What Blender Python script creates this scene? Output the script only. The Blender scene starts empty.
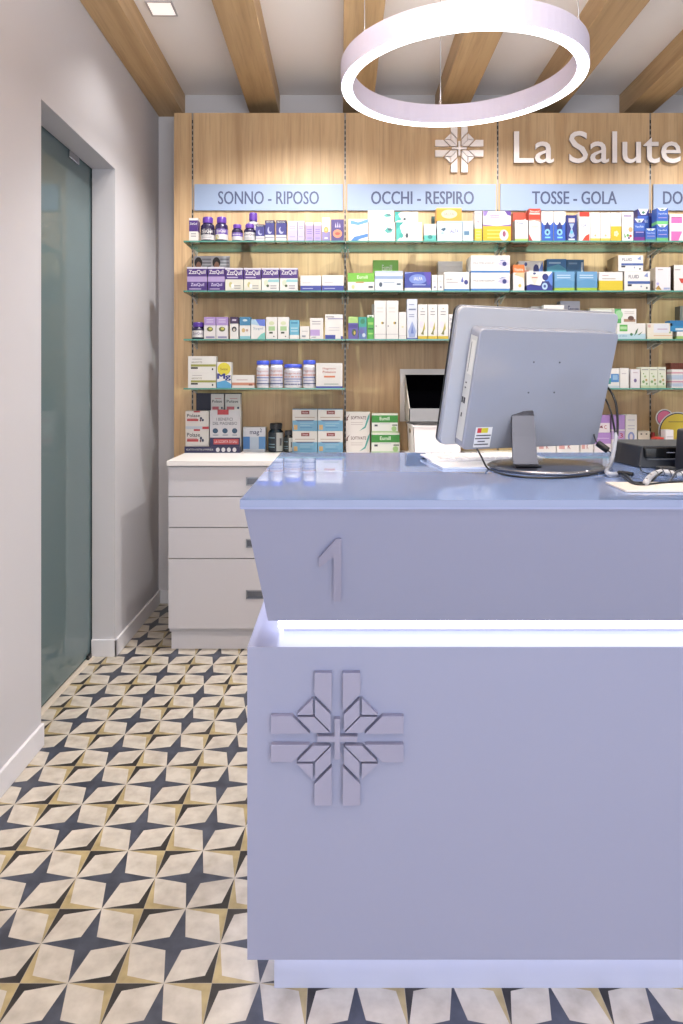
import bpy, bmesh, math, random
from mathutils import Vector, Matrix
random.seed(7)
S = bpy.context.scene
COL = S.collection
F, VX, HY, EYE = 678.0, 341.0, 383.0, 1.25      # focal length in pixels, vanishing point, eye height (m)

def wx(px, d): return (px - VX) / F * d
def wz(py, d): return EYE + (HY - py) / F * d
def R(a): return math.radians(a)

# ------------------------------------------------------------------ materials
def lin(h):
    c = [int(h[i:i+2], 16) / 255 for i in (0, 2, 4)]
    return tuple((x / 12.92 if x <= .04045 else ((x + .055) / 1.055) ** 2.4) for x in c) + (1,)
MC = {}
def mat(h, rough=.5, metal=0, spec=.5, emit=0, coat=0, name=None):
    k = (h, rough, metal, spec, emit, coat)
    if k in MC: return MC[k]
    m = bpy.data.materials.new(name or 'paint_' + h); m.use_nodes = True
    b = m.node_tree.nodes['Principled BSDF']
    b.inputs['Base Color'].default_value = lin(h)
    b.inputs['Roughness'].default_value = rough
    b.inputs['Metallic'].default_value = metal
    b.inputs['Specular IOR Level'].default_value = spec
    b.inputs['Coat Weight'].default_value = coat
    if emit:
        b.inputs['Emission Color'].default_value = lin(h)
        b.inputs['Emission Strength'].default_value = emit
    MC[k] = m
    return m

class NT:
    def __init__(s, name):
        s.m = bpy.data.materials.new(name); s.m.use_nodes = True
        s.t = s.m.node_tree; s.b = s.t.nodes['Principled BSDF']
    def n(s, typ, **kw):
        x = s.t.nodes.new('ShaderNode' + typ)
        for k, v in kw.items(): setattr(x, k, v)
        return x
    def l(s, a, b): s.t.links.new(a, b)
    def math(s, op, a, b=None, c=None):
        x = s.n('Math', operation=op)
        for i, v in enumerate((a, b, c)):
            if v is None: continue
            if isinstance(v, (int, float)): x.inputs[i].default_value = v
            else: s.l(v, x.inputs[i])
        return x.outputs[0]
    def mix(s, f, a, b):
        x = s.n('Mix', data_type='RGBA')
        for i, v in ((0, f), (6, a), (7, b)):
            if isinstance(v, (int, float)): x.inputs[i].default_value = v
            elif isinstance(v, tuple): x.inputs[i].default_value = v
            else: s.l(v, x.inputs[i])
        return x.outputs[2]

def plaster(name, h, rough=.75, bump=.03):
    q = NT(name); tc = q.n('TexCoord'); ns = q.n('TexNoise'); ns.inputs['Scale'].default_value = 2.2
    ns.inputs['Detail'].default_value = 3
    q.l(tc.outputs['Object'], ns.inputs['Vector'])
    a = lin(h); b = tuple(x * .955 for x in a[:3]) + (1,)
    q.l(q.mix(ns.outputs['Fac'], a, b), q.b.inputs['Base Color'])
    n2 = q.n('TexNoise'); n2.inputs['Scale'].default_value = 160
    q.l(tc.outputs['Object'], n2.inputs['Vector'])
    bp = q.n('Bump'); bp.inputs['Strength'].default_value = bump; bp.inputs['Distance'].default_value = .002
    q.l(n2.outputs['Fac'], bp.inputs['Height']); q.l(bp.outputs['Normal'], q.b.inputs['Normal'])
    q.b.inputs['Roughness'].default_value = rough
    return q.m

def oak(name, c1, c2, c3, axis='z', rough=.5):
    q = NT(name); tc = q.n('TexCoord'); mp = q.n('Mapping')
    sc = {'z': (11, 11, .55), 'y': (11, .55, 11)}[axis]
    mp.inputs['Scale'].default_value = sc
    q.l(tc.outputs['Object'], mp.inputs['Vector'])
    n1 = q.n('TexNoise'); n1.inputs['Scale'].default_value = 1.0; n1.inputs['Detail'].default_value = 6
    n1.inputs['Roughness'].default_value = .62; n1.inputs['Distortion'].default_value = .7
    q.l(mp.outputs['Vector'], n1.inputs['Vector'])
    n2 = q.n('TexNoise'); n2.inputs['Scale'].default_value = 9; n2.inputs['Detail'].default_value = 3
    q.l(mp.outputs['Vector'], n2.inputs['Vector'])
    n3 = q.n('TexNoise'); n3.inputs['Scale'].default_value = .32; n3.inputs['Detail'].default_value = 2
    q.l(mp.outputs['Vector'], n3.inputs['Vector'])
    f1 = q.n('MapRange'); f1.inputs['From Min'].default_value = .36; f1.inputs['From Max'].default_value = .66
    q.l(n1.outputs['Fac'], f1.inputs['Value'])
    a = q.mix(f1.outputs[0], lin(c1), lin(c2))
    f2 = q.n('MapRange'); f2.inputs['From Min'].default_value = .50; f2.inputs['From Max'].default_value = .72
    q.l(n2.outputs['Fac'], f2.inputs['Value'])
    b = q.mix(q.math('MULTIPLY', f2.outputs[0], .3), a, lin(c3))
    f3 = q.n('MapRange'); f3.inputs['From Min'].default_value = .52; f3.inputs['From Max'].default_value = .8
    q.l(n3.outputs['Fac'], f3.inputs['Value'])
    c = q.mix(q.math('MULTIPLY', f3.outputs[0], .5), b, lin(c3))
    q.l(c, q.b.inputs['Base Color'])
    bp = q.n('Bump'); bp.inputs['Strength'].default_value = .12; bp.inputs['Distance'].default_value = .002
    q.l(n2.outputs['Fac'], bp.inputs['Height']); q.l(bp.outputs['Normal'], q.b.inputs['Normal'])
    q.b.inputs['Roughness'].default_value = rough
    return q.m

def floor_mat():
    q = NT('patterned_cement_tile'); tc = q.n('TexCoord'); sp = q.n('SeparateXYZ')
    q.l(tc.outputs['Object'], sp.inputs[0])
    def cell(o, c):                       # signed position in a 0.2 m tile, -0.1 .. 0.1
        x = q.math('ADD', o, -c + .1 + 20.0)
        x = q.math('MODULO', x, .2)
        return q.math('SUBTRACT', x, .1)
    u = cell(sp.outputs[0], -.369); v = cell(sp.outputs[1], 1.512)
    au = q.math('ABSOLUTE', u); av = q.math('ABSOLUTE', v)
    m = q.math('MINIMUM', au, av); M = q.math('MAXIMUM', au, av)
    iM = q.math('SUBTRACT', .1, M)
    star = q.math('LESS_THAN', m, q.math('MULTIPLY', iM, .2195))
    corn = q.math('LESS_THAN', iM, q.math('MULTIPLY', m, .2195))
    uv = q.math('GREATER_THAN', q.math('MULTIPLY', u, v), 0.0)
    grout = q.math('LESS_THAN', iM, .0007)
    seam = q.math('LESS_THAN', q.math('ABSOLUTE', q.math('SUBTRACT', m, q.math('MULTIPLY', iM, .2195))), .00035)
    ns = q.n('TexNoise'); ns.inputs['Scale'].default_value = 22; ns.inputs['Detail'].default_value = 6
    q.l(tc.outputs['Object'], ns.inputs['Vector'])
    fr = q.n('MapRange'); fr.inputs['From Min'].default_value = .35; fr.inputs['From Max'].default_value = .7
    q.l(ns.outputs['Fac'], fr.inputs['Value']); f = fr.outputs[0]
    light = q.mix(f, lin('c0b8ac'), lin('a89f93'))
    dark = q.mix(f, lin('31343f'), lin('474b58'))
    beige = q.mix(f, lin('ac9a6f'), lin('8d7d58'))
    black = q.mix(f, lin('1c1816'), lin('35302e'))
    c = q.mix(corn, light, q.mix(uv, black, beige))
    c = q.mix(star, c, dark)
    c = q.mix(q.math('MULTIPLY', seam, .5), c, lin('a39b90'))
    c = q.mix(q.math('MULTIPLY', grout, .6), c, lin('a39b90'))
    q.l(c, q.b.inputs['Base Color'])
    rr = q.n('MapRange'); rr.inputs['To Min'].default_value = .30; rr.inputs['To Max'].default_value = .46
    q.l(ns.outputs['Fac'], rr.inputs['Value']); q.l(rr.outputs[0], q.b.inputs['Roughness'])
    bp = q.n('Bump'); bp.inputs['Strength'].default_value = .35; bp.inputs['Distance'].default_value = .0006
    q.l(q.math('MULTIPLY', grout, -1.0), bp.inputs['Height']); q.l(bp.outputs['Normal'], q.b.inputs['Normal'])
    return q.m

def glass(name, tint, fac=.0, dif=None, ior=1.45, rough=0.0):
    """thin pane: tinted see-through + mirror reflection by Fresnel, optional milky share"""
    q = NT(name); t = q.t; t.nodes.remove(q.b)
    out = [n for n in t.nodes if n.type == 'OUTPUT_MATERIAL'][0]
    tr = q.n('BsdfTransparent'); tr.inputs[0].default_value = lin(tint)
    gl = q.n('BsdfGlossy'); gl.inputs['Roughness'].default_value = rough
    fz = q.n('Fresnel'); fz.inputs[0].default_value = ior
    base = tr.outputs[0]
    if fac:
        df = q.n('BsdfDiffuse'); df.inputs[0].default_value = lin(dif)
        mx0 = q.n('MixShader'); mx0.inputs[0].default_value = fac
        q.l(base, mx0.inputs[1]); q.l(df.outputs[0], mx0.inputs[2]); base = mx0.outputs[0]
    mx = q.n('MixShader'); q.l(fz.outputs[0], mx.inputs[0]); q.l(base, mx.inputs[1]); q.l(gl.outputs[0], mx.inputs[2])
    q.l(mx.outputs[0], out.inputs[0])
    return q.m

WALL = plaster('white_wall_plaster', 'c3c1c5')
CEIL = plaster('ceiling_plaster', 'efe9e5')
OAK = oak('oak_panel', 'ceae85', 'b4926a', '84694c', 'z')
OAKB = oak('oak_beam', 'c4a378', 'ab8b61', '846948', 'y')
FLOOR = floor_mat()
TRIM = mat('d8d6da', .45, name='satin_white_trim')
LAV = mat('979bb8', .36, name='lavender_lacquer')
LAVT = mat('7f95c4', .03, name='periwinkle_back_painted_glass'); LAVT.node_tree.nodes['Principled BSDF'].inputs['IOR'].default_value = 1.9
LAVE = mat('808bb0', .3, name='polished_glass_edge')
LAVL = mat('9897b1', .4, name='pale_lavender_lacquer')
CAB = mat('c2bfc4', .4, name='white_laminate')
STEEL = mat('9a9ca2', .28, 1, name='brushed_steel')
CHROME = mat('c8c8cc', .12, 1, name='chrome')
BLACK = mat('17181b', .35, name='black_plastic')
DBLUE = mat('23262f', .35, name='anthracite_plastic')
LED = mat('ffffff', .5, emit=4.2, name='led_diffuser')
LEDS = mat('f2f4ff', .5, emit=5.5, name='led_strip')
LEDU = mat('e4e8ff', .5, emit=8.0, name='led_strip_under')
SHELFG = glass('shelf_glass', 'f2f9f5', ior=1.2)
SHELFE = mat('4d8074', .12, name='green_glass_edge')
DOORG = glass('green_door_glass', '9cb2b2', .55, '84999c', ior=1.5)
DOORE = mat('1c4a44', .1, name='door_glass_edge')

# ------------------------------------------------------------------ mesh builder
TXT = {}
def text_mesh(s, bold=0.0):
    k = (s, bold)
    if k in TXT: return TXT[k]
    cu = bpy.data.curves.new('tmp', 'FONT'); cu.body = s; cu.size = 1; cu.resolution_u = 3; cu.offset = bold
    ob = bpy.data.objects.new('tmp', cu); COL.objects.link(ob)
    bpy.context.view_layer.update()
    me = bpy.data.meshes.new_from_object(ob.evaluated_get(bpy.context.evaluated_depsgraph_get()))
    v = [(p.co.x, p.co.y) for p in me.vertices]; f = [tuple(p.vertices) for p in me.polygons]
    bpy.data.objects.remove(ob); bpy.data.curves.remove(cu); bpy.data.meshes.remove(me)
    xs = [a for a, _ in v]; ys = [b for _, b in v]
    TXT[k] = (v, f, min(xs), max(xs), min(ys), max(ys))
    return TXT[k]

class MB:
    def __init__(s): s.v = []; s.f = []; s.mi = []; s.ms = []; s.sm = []
    def _m(s, m):
        if m not in s.ms: s.ms.append(m)
        return s.ms.index(m)
    def add(s, vs, fs, m, smooth=False):
        o = len(s.v); i = s._m(m); s.v += [tuple(p) for p in vs]
        for f in fs: s.f.append(tuple(o + a for a in f)); s.mi.append(i); s.sm.append(smooth)
    def box(s, x0, x1, y0, y1, z0, z1, m, top=None, front=None):
        vs = [(x0,y0,z0),(x1,y0,z0),(x1,y1,z0),(x0,y1,z0),(x0,y0,z1),(x1,y0,z1),(x1,y1,z1),(x0,y1,z1)]
        fs = [(3,2,1,0),(4,5,6,7),(0,1,5,4),(1,2,6,5),(2,3,7,6),(3,0,4,7)]
        for k, f in enumerate(fs):
            mm = top if (k == 1 and top) else front if (k == 2 and front) else m
            s.add([vs[a] for a in f], [(0,1,2,3)], mm)
    def solid(s, pb, pt, m):
        """closed solid between two matching rings of points"""
        n = len(pb); vs = list(pb) + list(pt)
        fs = [tuple(range(n - 1, -1, -1)), tuple(range(n, 2 * n))]
        fs += [(i, (i + 1) % n, n + (i + 1) % n, n + i) for i in range(n)]
        s.add(vs, fs, m)
    def prism(s, pts, y0, y1, m, tf=None):
        """outline in x,z extruded along y"""
        a = [(x, y0, z) for x, z in pts]; b = [(x, y1, z) for x, z in pts]
        if tf: a = [tf(p) for p in a]; b = [tf(p) for p in b]
        s.solid(b, a, m)
    def lathe(s, prof, c, m, seg=24, smooth=True, axis='z'):
        cx, cy, cz = c; vs = []; fs = []
        for (r, z) in prof:
            for k in range(seg):
                a = 2 * math.pi * k / seg
                p = (r * math.cos(a), r * math.sin(a), z)
                if axis == 'y': p = (p[0], p[2], p[1])
                if axis == 'x': p = (p[2], p[0], p[1])
                vs.append((cx + p[0], cy + p[1], cz + p[2]))
        n = len(prof)
        for i in range(n - 1):
            for k in range(seg):
                k2 = (k + 1) % seg
                fs.append((i*seg+k, i*seg+k2, (i+1)*seg+k2, (i+1)*seg+k))
        s.add(vs, fs, m, smooth)
        if prof[0][0] > 1e-5: s.add(vs[:seg], [tuple(range(seg-1, -1, -1))], m)
        if prof[-1][0] > 1e-5: s.add(vs[-seg:], [tuple(range(seg))], m)
    def tube(s, pts, r, m, seg=8, sub=6, closed=False):
        P = [Vector(p) for p in pts]; C = []
        n = len(P)
        for i in range(n - 1):
            p0 = P[max(i-1, 0)]; p1 = P[i]; p2 = P[i+1]; p3 = P[min(i+2, n-1)]
            for k in range(sub):
                t = k / sub
                C.append(.5*((2*p1)+(p2-p0)*t+(2*p0-5*p1+4*p2-p3)*t*t+(3*p1-p0-3*p2+p3)*t**3))
        C.append(P[-1])
        up = Vector((0, 0, 1)); vs = []; prev = None
        for i, c in enumerate(C):
            d = (C[min(i+1, len(C)-1)] - C[max(i-1, 0)]).normalized()
            if prev is None:
                a = d.cross(up)
                if a.length < .1: a = d.cross(Vector((1, 0, 0)))
            else: a = prev - d * prev.dot(d)
            a.normalize(); prev = a; b = d.cross(a)
            for k in range(seg):
                t = 2*math.pi*k/seg; vs.append(tuple(c + a*r*math.cos(t) + b*r*math.sin(t)))
        fs = []
        for i in range(len(C)-1):
            for k in range(seg):
                k2 = (k+1) % seg; fs.append((i*seg+k, i*seg+k2, (i+1)*seg+k2, (i+1)*seg+k))
        fs += [tuple(range(seg-1, -1, -1)), tuple(range((len(C)-1)*seg, len(C)*seg))]
        s.add(vs, fs, m, True)
        return C
    def text(s, t, x0, x1, z0, z1, m, tf, bold=0.0):
        v, f, a, b, c, d = text_mesh(t, 0 if 'M' in t or 'N' in t else min(bold, .012))
        vs = [tf(x0 + (p - a) / (b - a) * (x1 - x0), z0 + (q - c) / max(d - c, 1e-6) * (z1 - z0)) for p, q in v]
        s.add(vs, f, m)
    def build(s, name, parent=None, loc=(0,0,0), bevel=0, rot=None):
        me = bpy.data.meshes.new(name); me.from_pydata(s.v, [], s.f)
        for m in s.ms: me.materials.append(m)
        me.polygons.foreach_set('material_index', s.mi)
        me.polygons.foreach_set('use_smooth', s.sm); me.update()
        o = bpy.data.objects.new(name, me); COL.objects.link(o); o.location = loc
        if rot: o.rotation_euler = rot
        if parent: o.parent = parent
        if bevel:
            bm = bmesh.new(); bm.from_mesh(me); bmesh.ops.remove_doubles(bm, verts=bm.verts, dist=1e-6); bm.to_mesh(me); bm.free()
            b = o.modifiers.new('bevel', 'BEVEL'); b.width = bevel; b.segments = 3; b.limit_method = 'ANGLE'; b.angle_limit = R(40)
        return o

def empty(name, loc=(0,0,0), rot=None):
    o = bpy.data.objects.new(name, None); COL.objects.link(o); o.location = loc; o.empty_display_size = .05
    if rot: o.rotation_euler = rot
    return o
def tag(o, label, cat, group=None):
    o['label'] = label; o['category'] = cat
    if group: o['group'] = group
    return o
def struct(o): o['kind'] = 'structure'; return o
def clean(o):
    bm = bmesh.new(); bm.from_mesh(o.data); bmesh.ops.remove_doubles(bm, verts=bm.verts, dist=1e-6)
    bmesh.ops.recalc_face_normals(bm, faces=bm.faces); bm.to_mesh(o.data); bm.free(); return o

# ------------------------------------------------------------------ room
XL, XR, YB, YF, ZC = -1.035, 2.75, 3.85, -2.6, 2.885
DY0, DY1, DZ = 2.34, 3.105, 2.23             # opening in the left wall
XG = -1.14                                    # back of the left wall, where the glass door slides
q = MB(); q.box(-2.9, XR + .1, YF, YB + .1, -.08, 0, FLOOR); struct(q.build('floor'))
q = MB(); q.box(-2.9, XR + .1, YF, YB + .1, ZC, ZC + .1, CEIL); struct(q.build('ceiling'))
q = MB()
q.box(XG, XL, YF, DY0, 0, ZC, WALL); q.box(XG, XL, DY1, YB, 0, ZC, WALL); q.box(XG, XL, DY0, DY1, DZ, ZC, WALL)
struct(q.build('wall_left'))
q = MB(); q.box(-1.14, XR, YB, YB + .1, 0, ZC, WALL); struct(q.build('wall_back'))
q = MB(); q.box(XR, XR + .1, YF, YB + .1, 0, ZC, WALL); struct(q.build('wall_right'))
# corridor beyond the glass door
q = MB()
q.box(-2.9, -2.8, 1.2, YB + .1, 0, ZC, WALL); q.box(-2.8, XG, 1.2, 1.3, 0, ZC, WALL); q.box(-2.8, XG, YB, YB + .1, 0, ZC, WALL)
struct(q.build('wall_corridor'))
# skirting boards
def skirt(name, x0, x1, y0, y1):
    q = MB(); q.box(x0, x1, y0, y1, 0, .078, TRIM); struct(q.build(name, bevel=.003))
skirt('baseboard_left', XL, XL + .012, YF, DY0)
skirt('baseboard_left', XL, XL + .012, DY1 - .012, YB)
skirt('baseboard_jamb', XG, XL + .012, DY1 - .012, DY1 )
skirt('baseboard_back', XL + .012, -.80, YB - .012, YB)
# glass sliding door
dr = struct(empty('door_1', (XG - .012, DY0, 0)))
q = MB(); x = -.006
q.box(-.005, .005, -.35, .86, .012, 2.30, DOORG); q.build('glass_panel', dr)
q = MB(); q.box(-.0056, .0056, -.35, .86, .008, .012, DOORE); q.box(-.0056, .0056, .86, .864, .012, 2.30, DOORE); q.build('glass_edge', dr)
q = MB(); q.box(.006, .018, .50, .60, DZ - .035, DZ - .004, CHROME); q.build('door_clamp', dr, bevel=.003)
q = MB(); q.box(.006, .018, .71, .745, .0, .022, BLACK); q.build('floor_guide', dr, bevel=.002)
q = MB(); q.box(.012 - .03, .012 + .016, 0, DY1 - DY0, -.002, .003, mat('cbbfb0', .5)); q.build('threshold', dr)
# beams
BW = .165
for k in range(7):
    x0 = XL + .523 * k
    if k == 0: x0 += .002
    q = MB(); q.box(x0, x0 + (BW if k else .148), YF, YB, 2.762, ZC, OAKB)
    o = struct(q.build('ceiling_beam', bevel=.0015))

# ------------------------------------------------------------------ oak panelling, uprights, sign boards
YW = 3.63
GX = [-.795 + .817 * k for k in range(5)]
names = ['sonno - riposo', 'occhi - respiro', 'tosse - gola', 'cut-off fourth']
SGN = [('SONNO - RIPOSO', 218, 319), ('OCCHI - RESPIRO', 371, 474), ('TOSSE - GOLA', 532, 617), ('DOLORI', 663, 711)]
SIGNB = mat('8d9db7', .35, name='pale_blue_sign'); INK = mat('3f4866', .5)
for k in range(4):
    q = MB(); q.box(GX[k] + .005, GX[k+1] - .005, YW, YW + .022, 0, 2.696, OAK)
    o = tag(q.build('wall_cladding'), 'tall oak veneer wall panel behind the %s sign board' % names[k], 'wall panel', 'oak wall panels')
    x0, x1 = GX[k] + .012, GX[k+1] - .012
    q = MB(); q.box(x0, x1, YW - .011, YW - .001, 2.171, 2.312, SIGNB)
    t, a, b = SGN[k]; yd = YW - .0116
    for e, dy in ((0, 0), (.0012, .00003), (.0024, .00006)):
        q.text(t, wx(a, yd) + e, wx(b, yd) - .0024 + e, wz(204.2, yd), wz(191.2, yd), INK, lambda x, z: (x, yd - dy, z), .006)
    lab = 'pale blue sign board reading %s' % t if k < 3 else 'pale blue sign board at the right edge, starting DOL'
    tag(q.build('sign_board', bevel=.001), lab + ', on the oak wall', 'sign', 'section sign boards over the shelves')
q = MB(); q.box(wx(174, YW), GX[0] - .005, YW, YW + .20, 0, 2.696, OAK)
tag(q.build('oak_end_post'), 'narrow oak post closing the left end of the panelled wall', 'wall panel')
BRK = mat('c4c2be', .3, name='satin_metal_bracket')
UP = mat('b9b4ac', .4, .6)
for k in range(5):
    q = MB(); x = GX[k]
    q.box(x - .0045, x + .0045, YW + .001, YW + .018, .9, 2.696, mat('8f8a84', .4, .5))
    z = .93
    while z < 2.66:
        if not (2.16 < z < 2.32) : q.box(x - .003, x + .003, YW - .0002, YW + .001, z, z + .018, BLACK)
        z += .03
    tag(q.build('slotted_upright'), ['slotted shelf upright at the left end of the shelves', 'slotted shelf upright between the first and second sign boards',
        'slotted shelf upright between the second and third sign boards', 'slotted shelf upright between the third and fourth sign boards', 'slotted shelf upright past the right edge'][k], 'shelf upright', 'slotted shelf uprights')

SZ = [1.958, 1.710, 1.469, 1.225]
SF = 3.37
ORD = ['top', 'second', 'third', 'lowest']
for i, z in enumerate(SZ):
    for k in range(4):
        if (i, k) == (3, 1): continue
        x0 = GX[k] + .002 if k else GX[k] + .012; x1 = GX[k+1] - .002
        root = empty('glass_shelf', ((x0+x1)/2, YW - .006, z - .008))
        tag(root, '%s glass shelf under the %s sign board' % (ORD[i], names[k]), 'shelf', 'glass shelves on the oak wall')
        w = (x1 - x0) / 2; dd = YW - .006 - SF
        q = MB()
        vs = [(-w,-dd,0),(w,-dd,0),(w,0,0),(-w,0,0),(-w,-dd,.008),(w,-dd,.008),(w,0,.008),(-w,0,.008)]
        for f, m in (((3,2,1,0),SHELFG),((4,5,6,7),SHELFG),((0,1,5,4),SHELFE),((1,2,6,5),SHELFE),((2,3,7,6),SHELFE),((3,0,4,7),SHELFE)):
            q.add([vs[a] for a in f], [(0,1,2,3)], m)
        q.build('glass_pane', root)
        for s in (-1, 1):
            q = MB(); xx = s * (w - .012)
            q.solid([(xx-.004,-.004,-.024),(xx+.004,-.004,-.024),(xx+.004,.006,-.030),(xx-.004,.006,-.030)],
                    [(xx-.004,-.10,-.003),(xx+.004,-.10,-.003),(xx+.004,.006,-.001),(xx-.004,.006,-.001)], BRK)
            q.lathe([(.009,-.004),(.009,0)], (xx, -.012, -.001), BRK, 12)
            q.build('bracket', root)

# raised sign: La Salute
sg = tag(empty('wall_sign', (wx(514, YW), YW - .003, wz(162.5, 3.61))), 'raised white lettering La Salute on the oak wall above the tosse - gola sign', 'sign')
SW = mat('efe6e2', .4, name='white_acrylic_letter')
full = text_mesh('La Salute', .006); yd = 3.608
X0, X1 = wx(514, yd), wx(681, yd)
ZB = wz(162.5, yd); ZT = wz(131, yd)
sx = (X1 - X0) / (full[3] - full[2]); sz = (ZT - ZB) / (full[5] - 0)
for i, ch in enumerate('La Salute'):
    if ch == ' ': continue
    pre = text_mesh('La Salute'[:i+1], .006); g = text_mesh(ch, .006)
    off = pre[3] - g[3]
    v, f = g[0], g[1]
    q = MB()
    P = [((a + off - full[2]) * sx + X0 - sg.location.x, b * sz) for a, b in v]
    q.add([(x, yd - YW + .003, z) for x, z in P], f, SW); q.add([(x, -.008, z) for x, z in P], f, SW)
    ed = {}
    for fc in f:
        for a in range(len(fc)):
            e = (fc[a], fc[(a+1) % len(fc)]); k2 = tuple(sorted(e)); ed.setdefault(k2, []).append(e)
    for k2, l in ed.items():
        if len(l) == 1:
            a, b = l[0]
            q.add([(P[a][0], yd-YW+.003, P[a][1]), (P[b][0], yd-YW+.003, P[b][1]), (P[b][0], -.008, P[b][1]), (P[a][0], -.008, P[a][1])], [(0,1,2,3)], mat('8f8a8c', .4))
    q.build('letter', sg)

def cross(q, sc, y0, y1, m, tf=None):
    shp = [[(-97,280),(-23,280),(-23,116),(-97,190)], [(-94,170),(-27,103),(-27,31),(-94,98)], [(-103,172),(-103,103),(-172,103)]]
    for p in shp:
        sets = [p, [(b*-1, a*-1) for a, b in p]] if p is not shp[2] else [p]
        for pp in sets:
            for sxx in (1, -1):
                for szz in (1, -1):
                    q.prism([(a*sxx*sc, b*szz*sc) for a, b in pp], y0, y1, m, tf)
    q.prism([(a*sc, b*sc) for a, b in [(-12,85),(12,85),(12,12),(85,12),(85,-12),(12,-12),(12,-85),(-12,-85),(-12,-12),(-85,-12),(-85,12),(-12,12)]], y0, y1, m, tf)
q = MB(); yd = 3.612
cross(q, .128/280, -.008, .006, SW)
o = clean(q.build('wall_emblem', loc=(wx(459.5, yd), yd + .01, wz(148, yd))))
tag(o, 'raised white cross emblem of bars and leaves left of the La Salute lettering', 'emblem')

# ------------------------------------------------------------------ drawer cabinets and worktop
YC, WZ = 3.15, .889
XC = wx(168.5, YC)
for k in range(4):
    root = empty('drawer_cabinet', (XC + .8 * k, YC, 0))
    tag(root, ['white drawer cabinet at the left end, four drawers showing', 'white drawer cabinet hidden behind the middle of the counter',
        'white drawer cabinet behind the counter, second from the right wall', 'white drawer cabinet behind the counter, nearest the right wall'][k], 'cabinet', 'white drawer cabinets')
    q = MB(); q.box(0, .798, .02, .46, .088, .862, CAB); q.build('body', root)
    q = MB(); q.box(.004, .796, .04, .45, 0, .088, mat('d2cfd4', .4)); q.build('plinth', root)
    zz = [wz(y, YC) for y in (466.3, 496.5, 527.5, 558.5, 629)]
    for j in range(4):
        q = MB(); a, b = zz[j+1] + .002, zz[j] - .002
        if j == 0: b = .862
        hx0, hx1 = .36, .455
        h = {0: (477, 485.5), 2: (539, 547.7), 3: (590, 599)}.get(j)
        if h and k < 4:
            h0, h1 = wz(h[1], YC), wz(h[0], YC)
            q.box(0, hx0, 0, .018, a, b, CAB); q.box(hx1, .798, 0, .018, a, b, CAB)
            q.box(hx0, hx1, 0, .018, a, h0, CAB); q.box(hx0, hx1, 0, .018, h1, b, CAB)
            dw = q.build('drawer', root)
            g = MB()
            g.box(hx0, hx1, .010, .017, h0, h1, mat('6e7078', .3, .8))
            for bx in ((hx0, hx0+.005, h0, h1), (hx1-.005, hx1, h0, h1), (hx0, hx1, h1-.006, h1), (hx0, hx1, h0, h0+.004)):
                g.box(bx[0], bx[1], -.002, .012, bx[2], bx[3], STEEL)
            g.build('handle', dw)
        else:
            q.box(0, .798, 0, .018, a, b, CAB); q.build('drawer', root)
q = MB(); q.box(XC - .006, 2.72, YC - .012, YW, .866, WZ, mat('e4dfdc', .35))
tag(q.build('worktop', bevel=.001), 'long white worktop running over the drawer cabinets along the oak wall', 'worktop')

# ------------------------------------------------------------------ service counter
ct = tag(empty('service_counter', (.86, 1.6, 0)), 'big lavender service counter with a glowing slot and the number 1', 'counter')
def cl(q): 
    q.v = [(x - .86, y - 1.6, z) for x, y, z in q.v]; return q
CR = 1.90
q = MB(); q.box(-.173, CR, 1.159, 1.951, 1.0375, 1.05, LAVE, top=LAVT); cl(q).build('countertop', ct)
q = MB(); q.box(-.1725, CR - .001, 1.1596, 1.95, 1.034, 1.0374, mat('8d95bd', .3)); cl(q).build('top_frame', ct)
q = MB()
q.solid([(-.140,1.30,.794),(CR-.01,1.30,.794),(CR-.01,1.86,.794),(-.140,1.86,.794)], [(-.167,1.166,1.034),(CR-.01,1.166,1.034),(CR-.01,1.94,1.034),(-.167,1.94,1.034)], LAV)
cl(q).build('upper_body', ct, bevel=.0008)
q = MB(); q.box(-.120, CR - .06, 1.416, 1.80, .732, .794, LAVL); cl(q).build('neck', ct)
q = MB(); q.box(-.120, CR - .06, 1.406, 1.416, .742, .784, LEDS); q.box(-.130, -.120, 1.406, 1.80, .742, .784, LEDS); cl(q).build('light_strip', ct)
q = MB(); q.box(-.184, CR, 1.33, 1.88, .118, .732, LAV); cl(q).build('lower_body', ct, bevel=.0008)
q = MB(); q.box(-.138, CR - .05, 1.401, 1.82, 0, .118, mat('b4b8d0', .4)); cl(q).build('plinth', ct)
q = MB(); q.box(-.15, CR - .05, 1.360, 1.372, .111, .118, LEDU); q.box(-.168, -.156, 1.372, 1.82, .111, .118, LEDU); cl(q).build('under_light', ct)
q = MB(); c0 = (wx(337.3, 1.325), wz(737.3, 1.325))
cross(q, .1290/280, -.0125, 0, LAVL); o = clean(q.build('cross_emblem', ct, (c0[0] - .86, 1.3295 - 1.6, c0[1]), bevel=.0006)); o['label'] = 'pale raised cross of bars and leaves'
# the number on the slanted front
def onslant(px, py):
    # intersection of a view ray with the slanted front plane (through y=1.30,z=.794 and y=1.166,z=1.034)
    sl = (1.166 - 1.30) / (1.034 - .794); k = (HY - py) / F
    d = (1.30 + sl * (EYE - .794)) / (1 - sl * k); return wx(px, d), wz(py, d)
one = [(341.3, 600), (333.6, 600), (333.6, 555.5), (319.2, 566.5), (319.2, 556.5), (336.2, 538.0), (341.3, 538.0)]
sl = (1.166 - 1.30) / (1.034 - .794)
q = MB(); pts = [onslant(*p) for p in one]
q.prism(pts, -.009, 0, LAVL, lambda p: (p[0], 1.30 + sl * (p[2] - .794) + p[1], p[2]))
o = clean(cl(q).build('number_one', ct)); o['label'] = 'raised pale figure 1'

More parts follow.
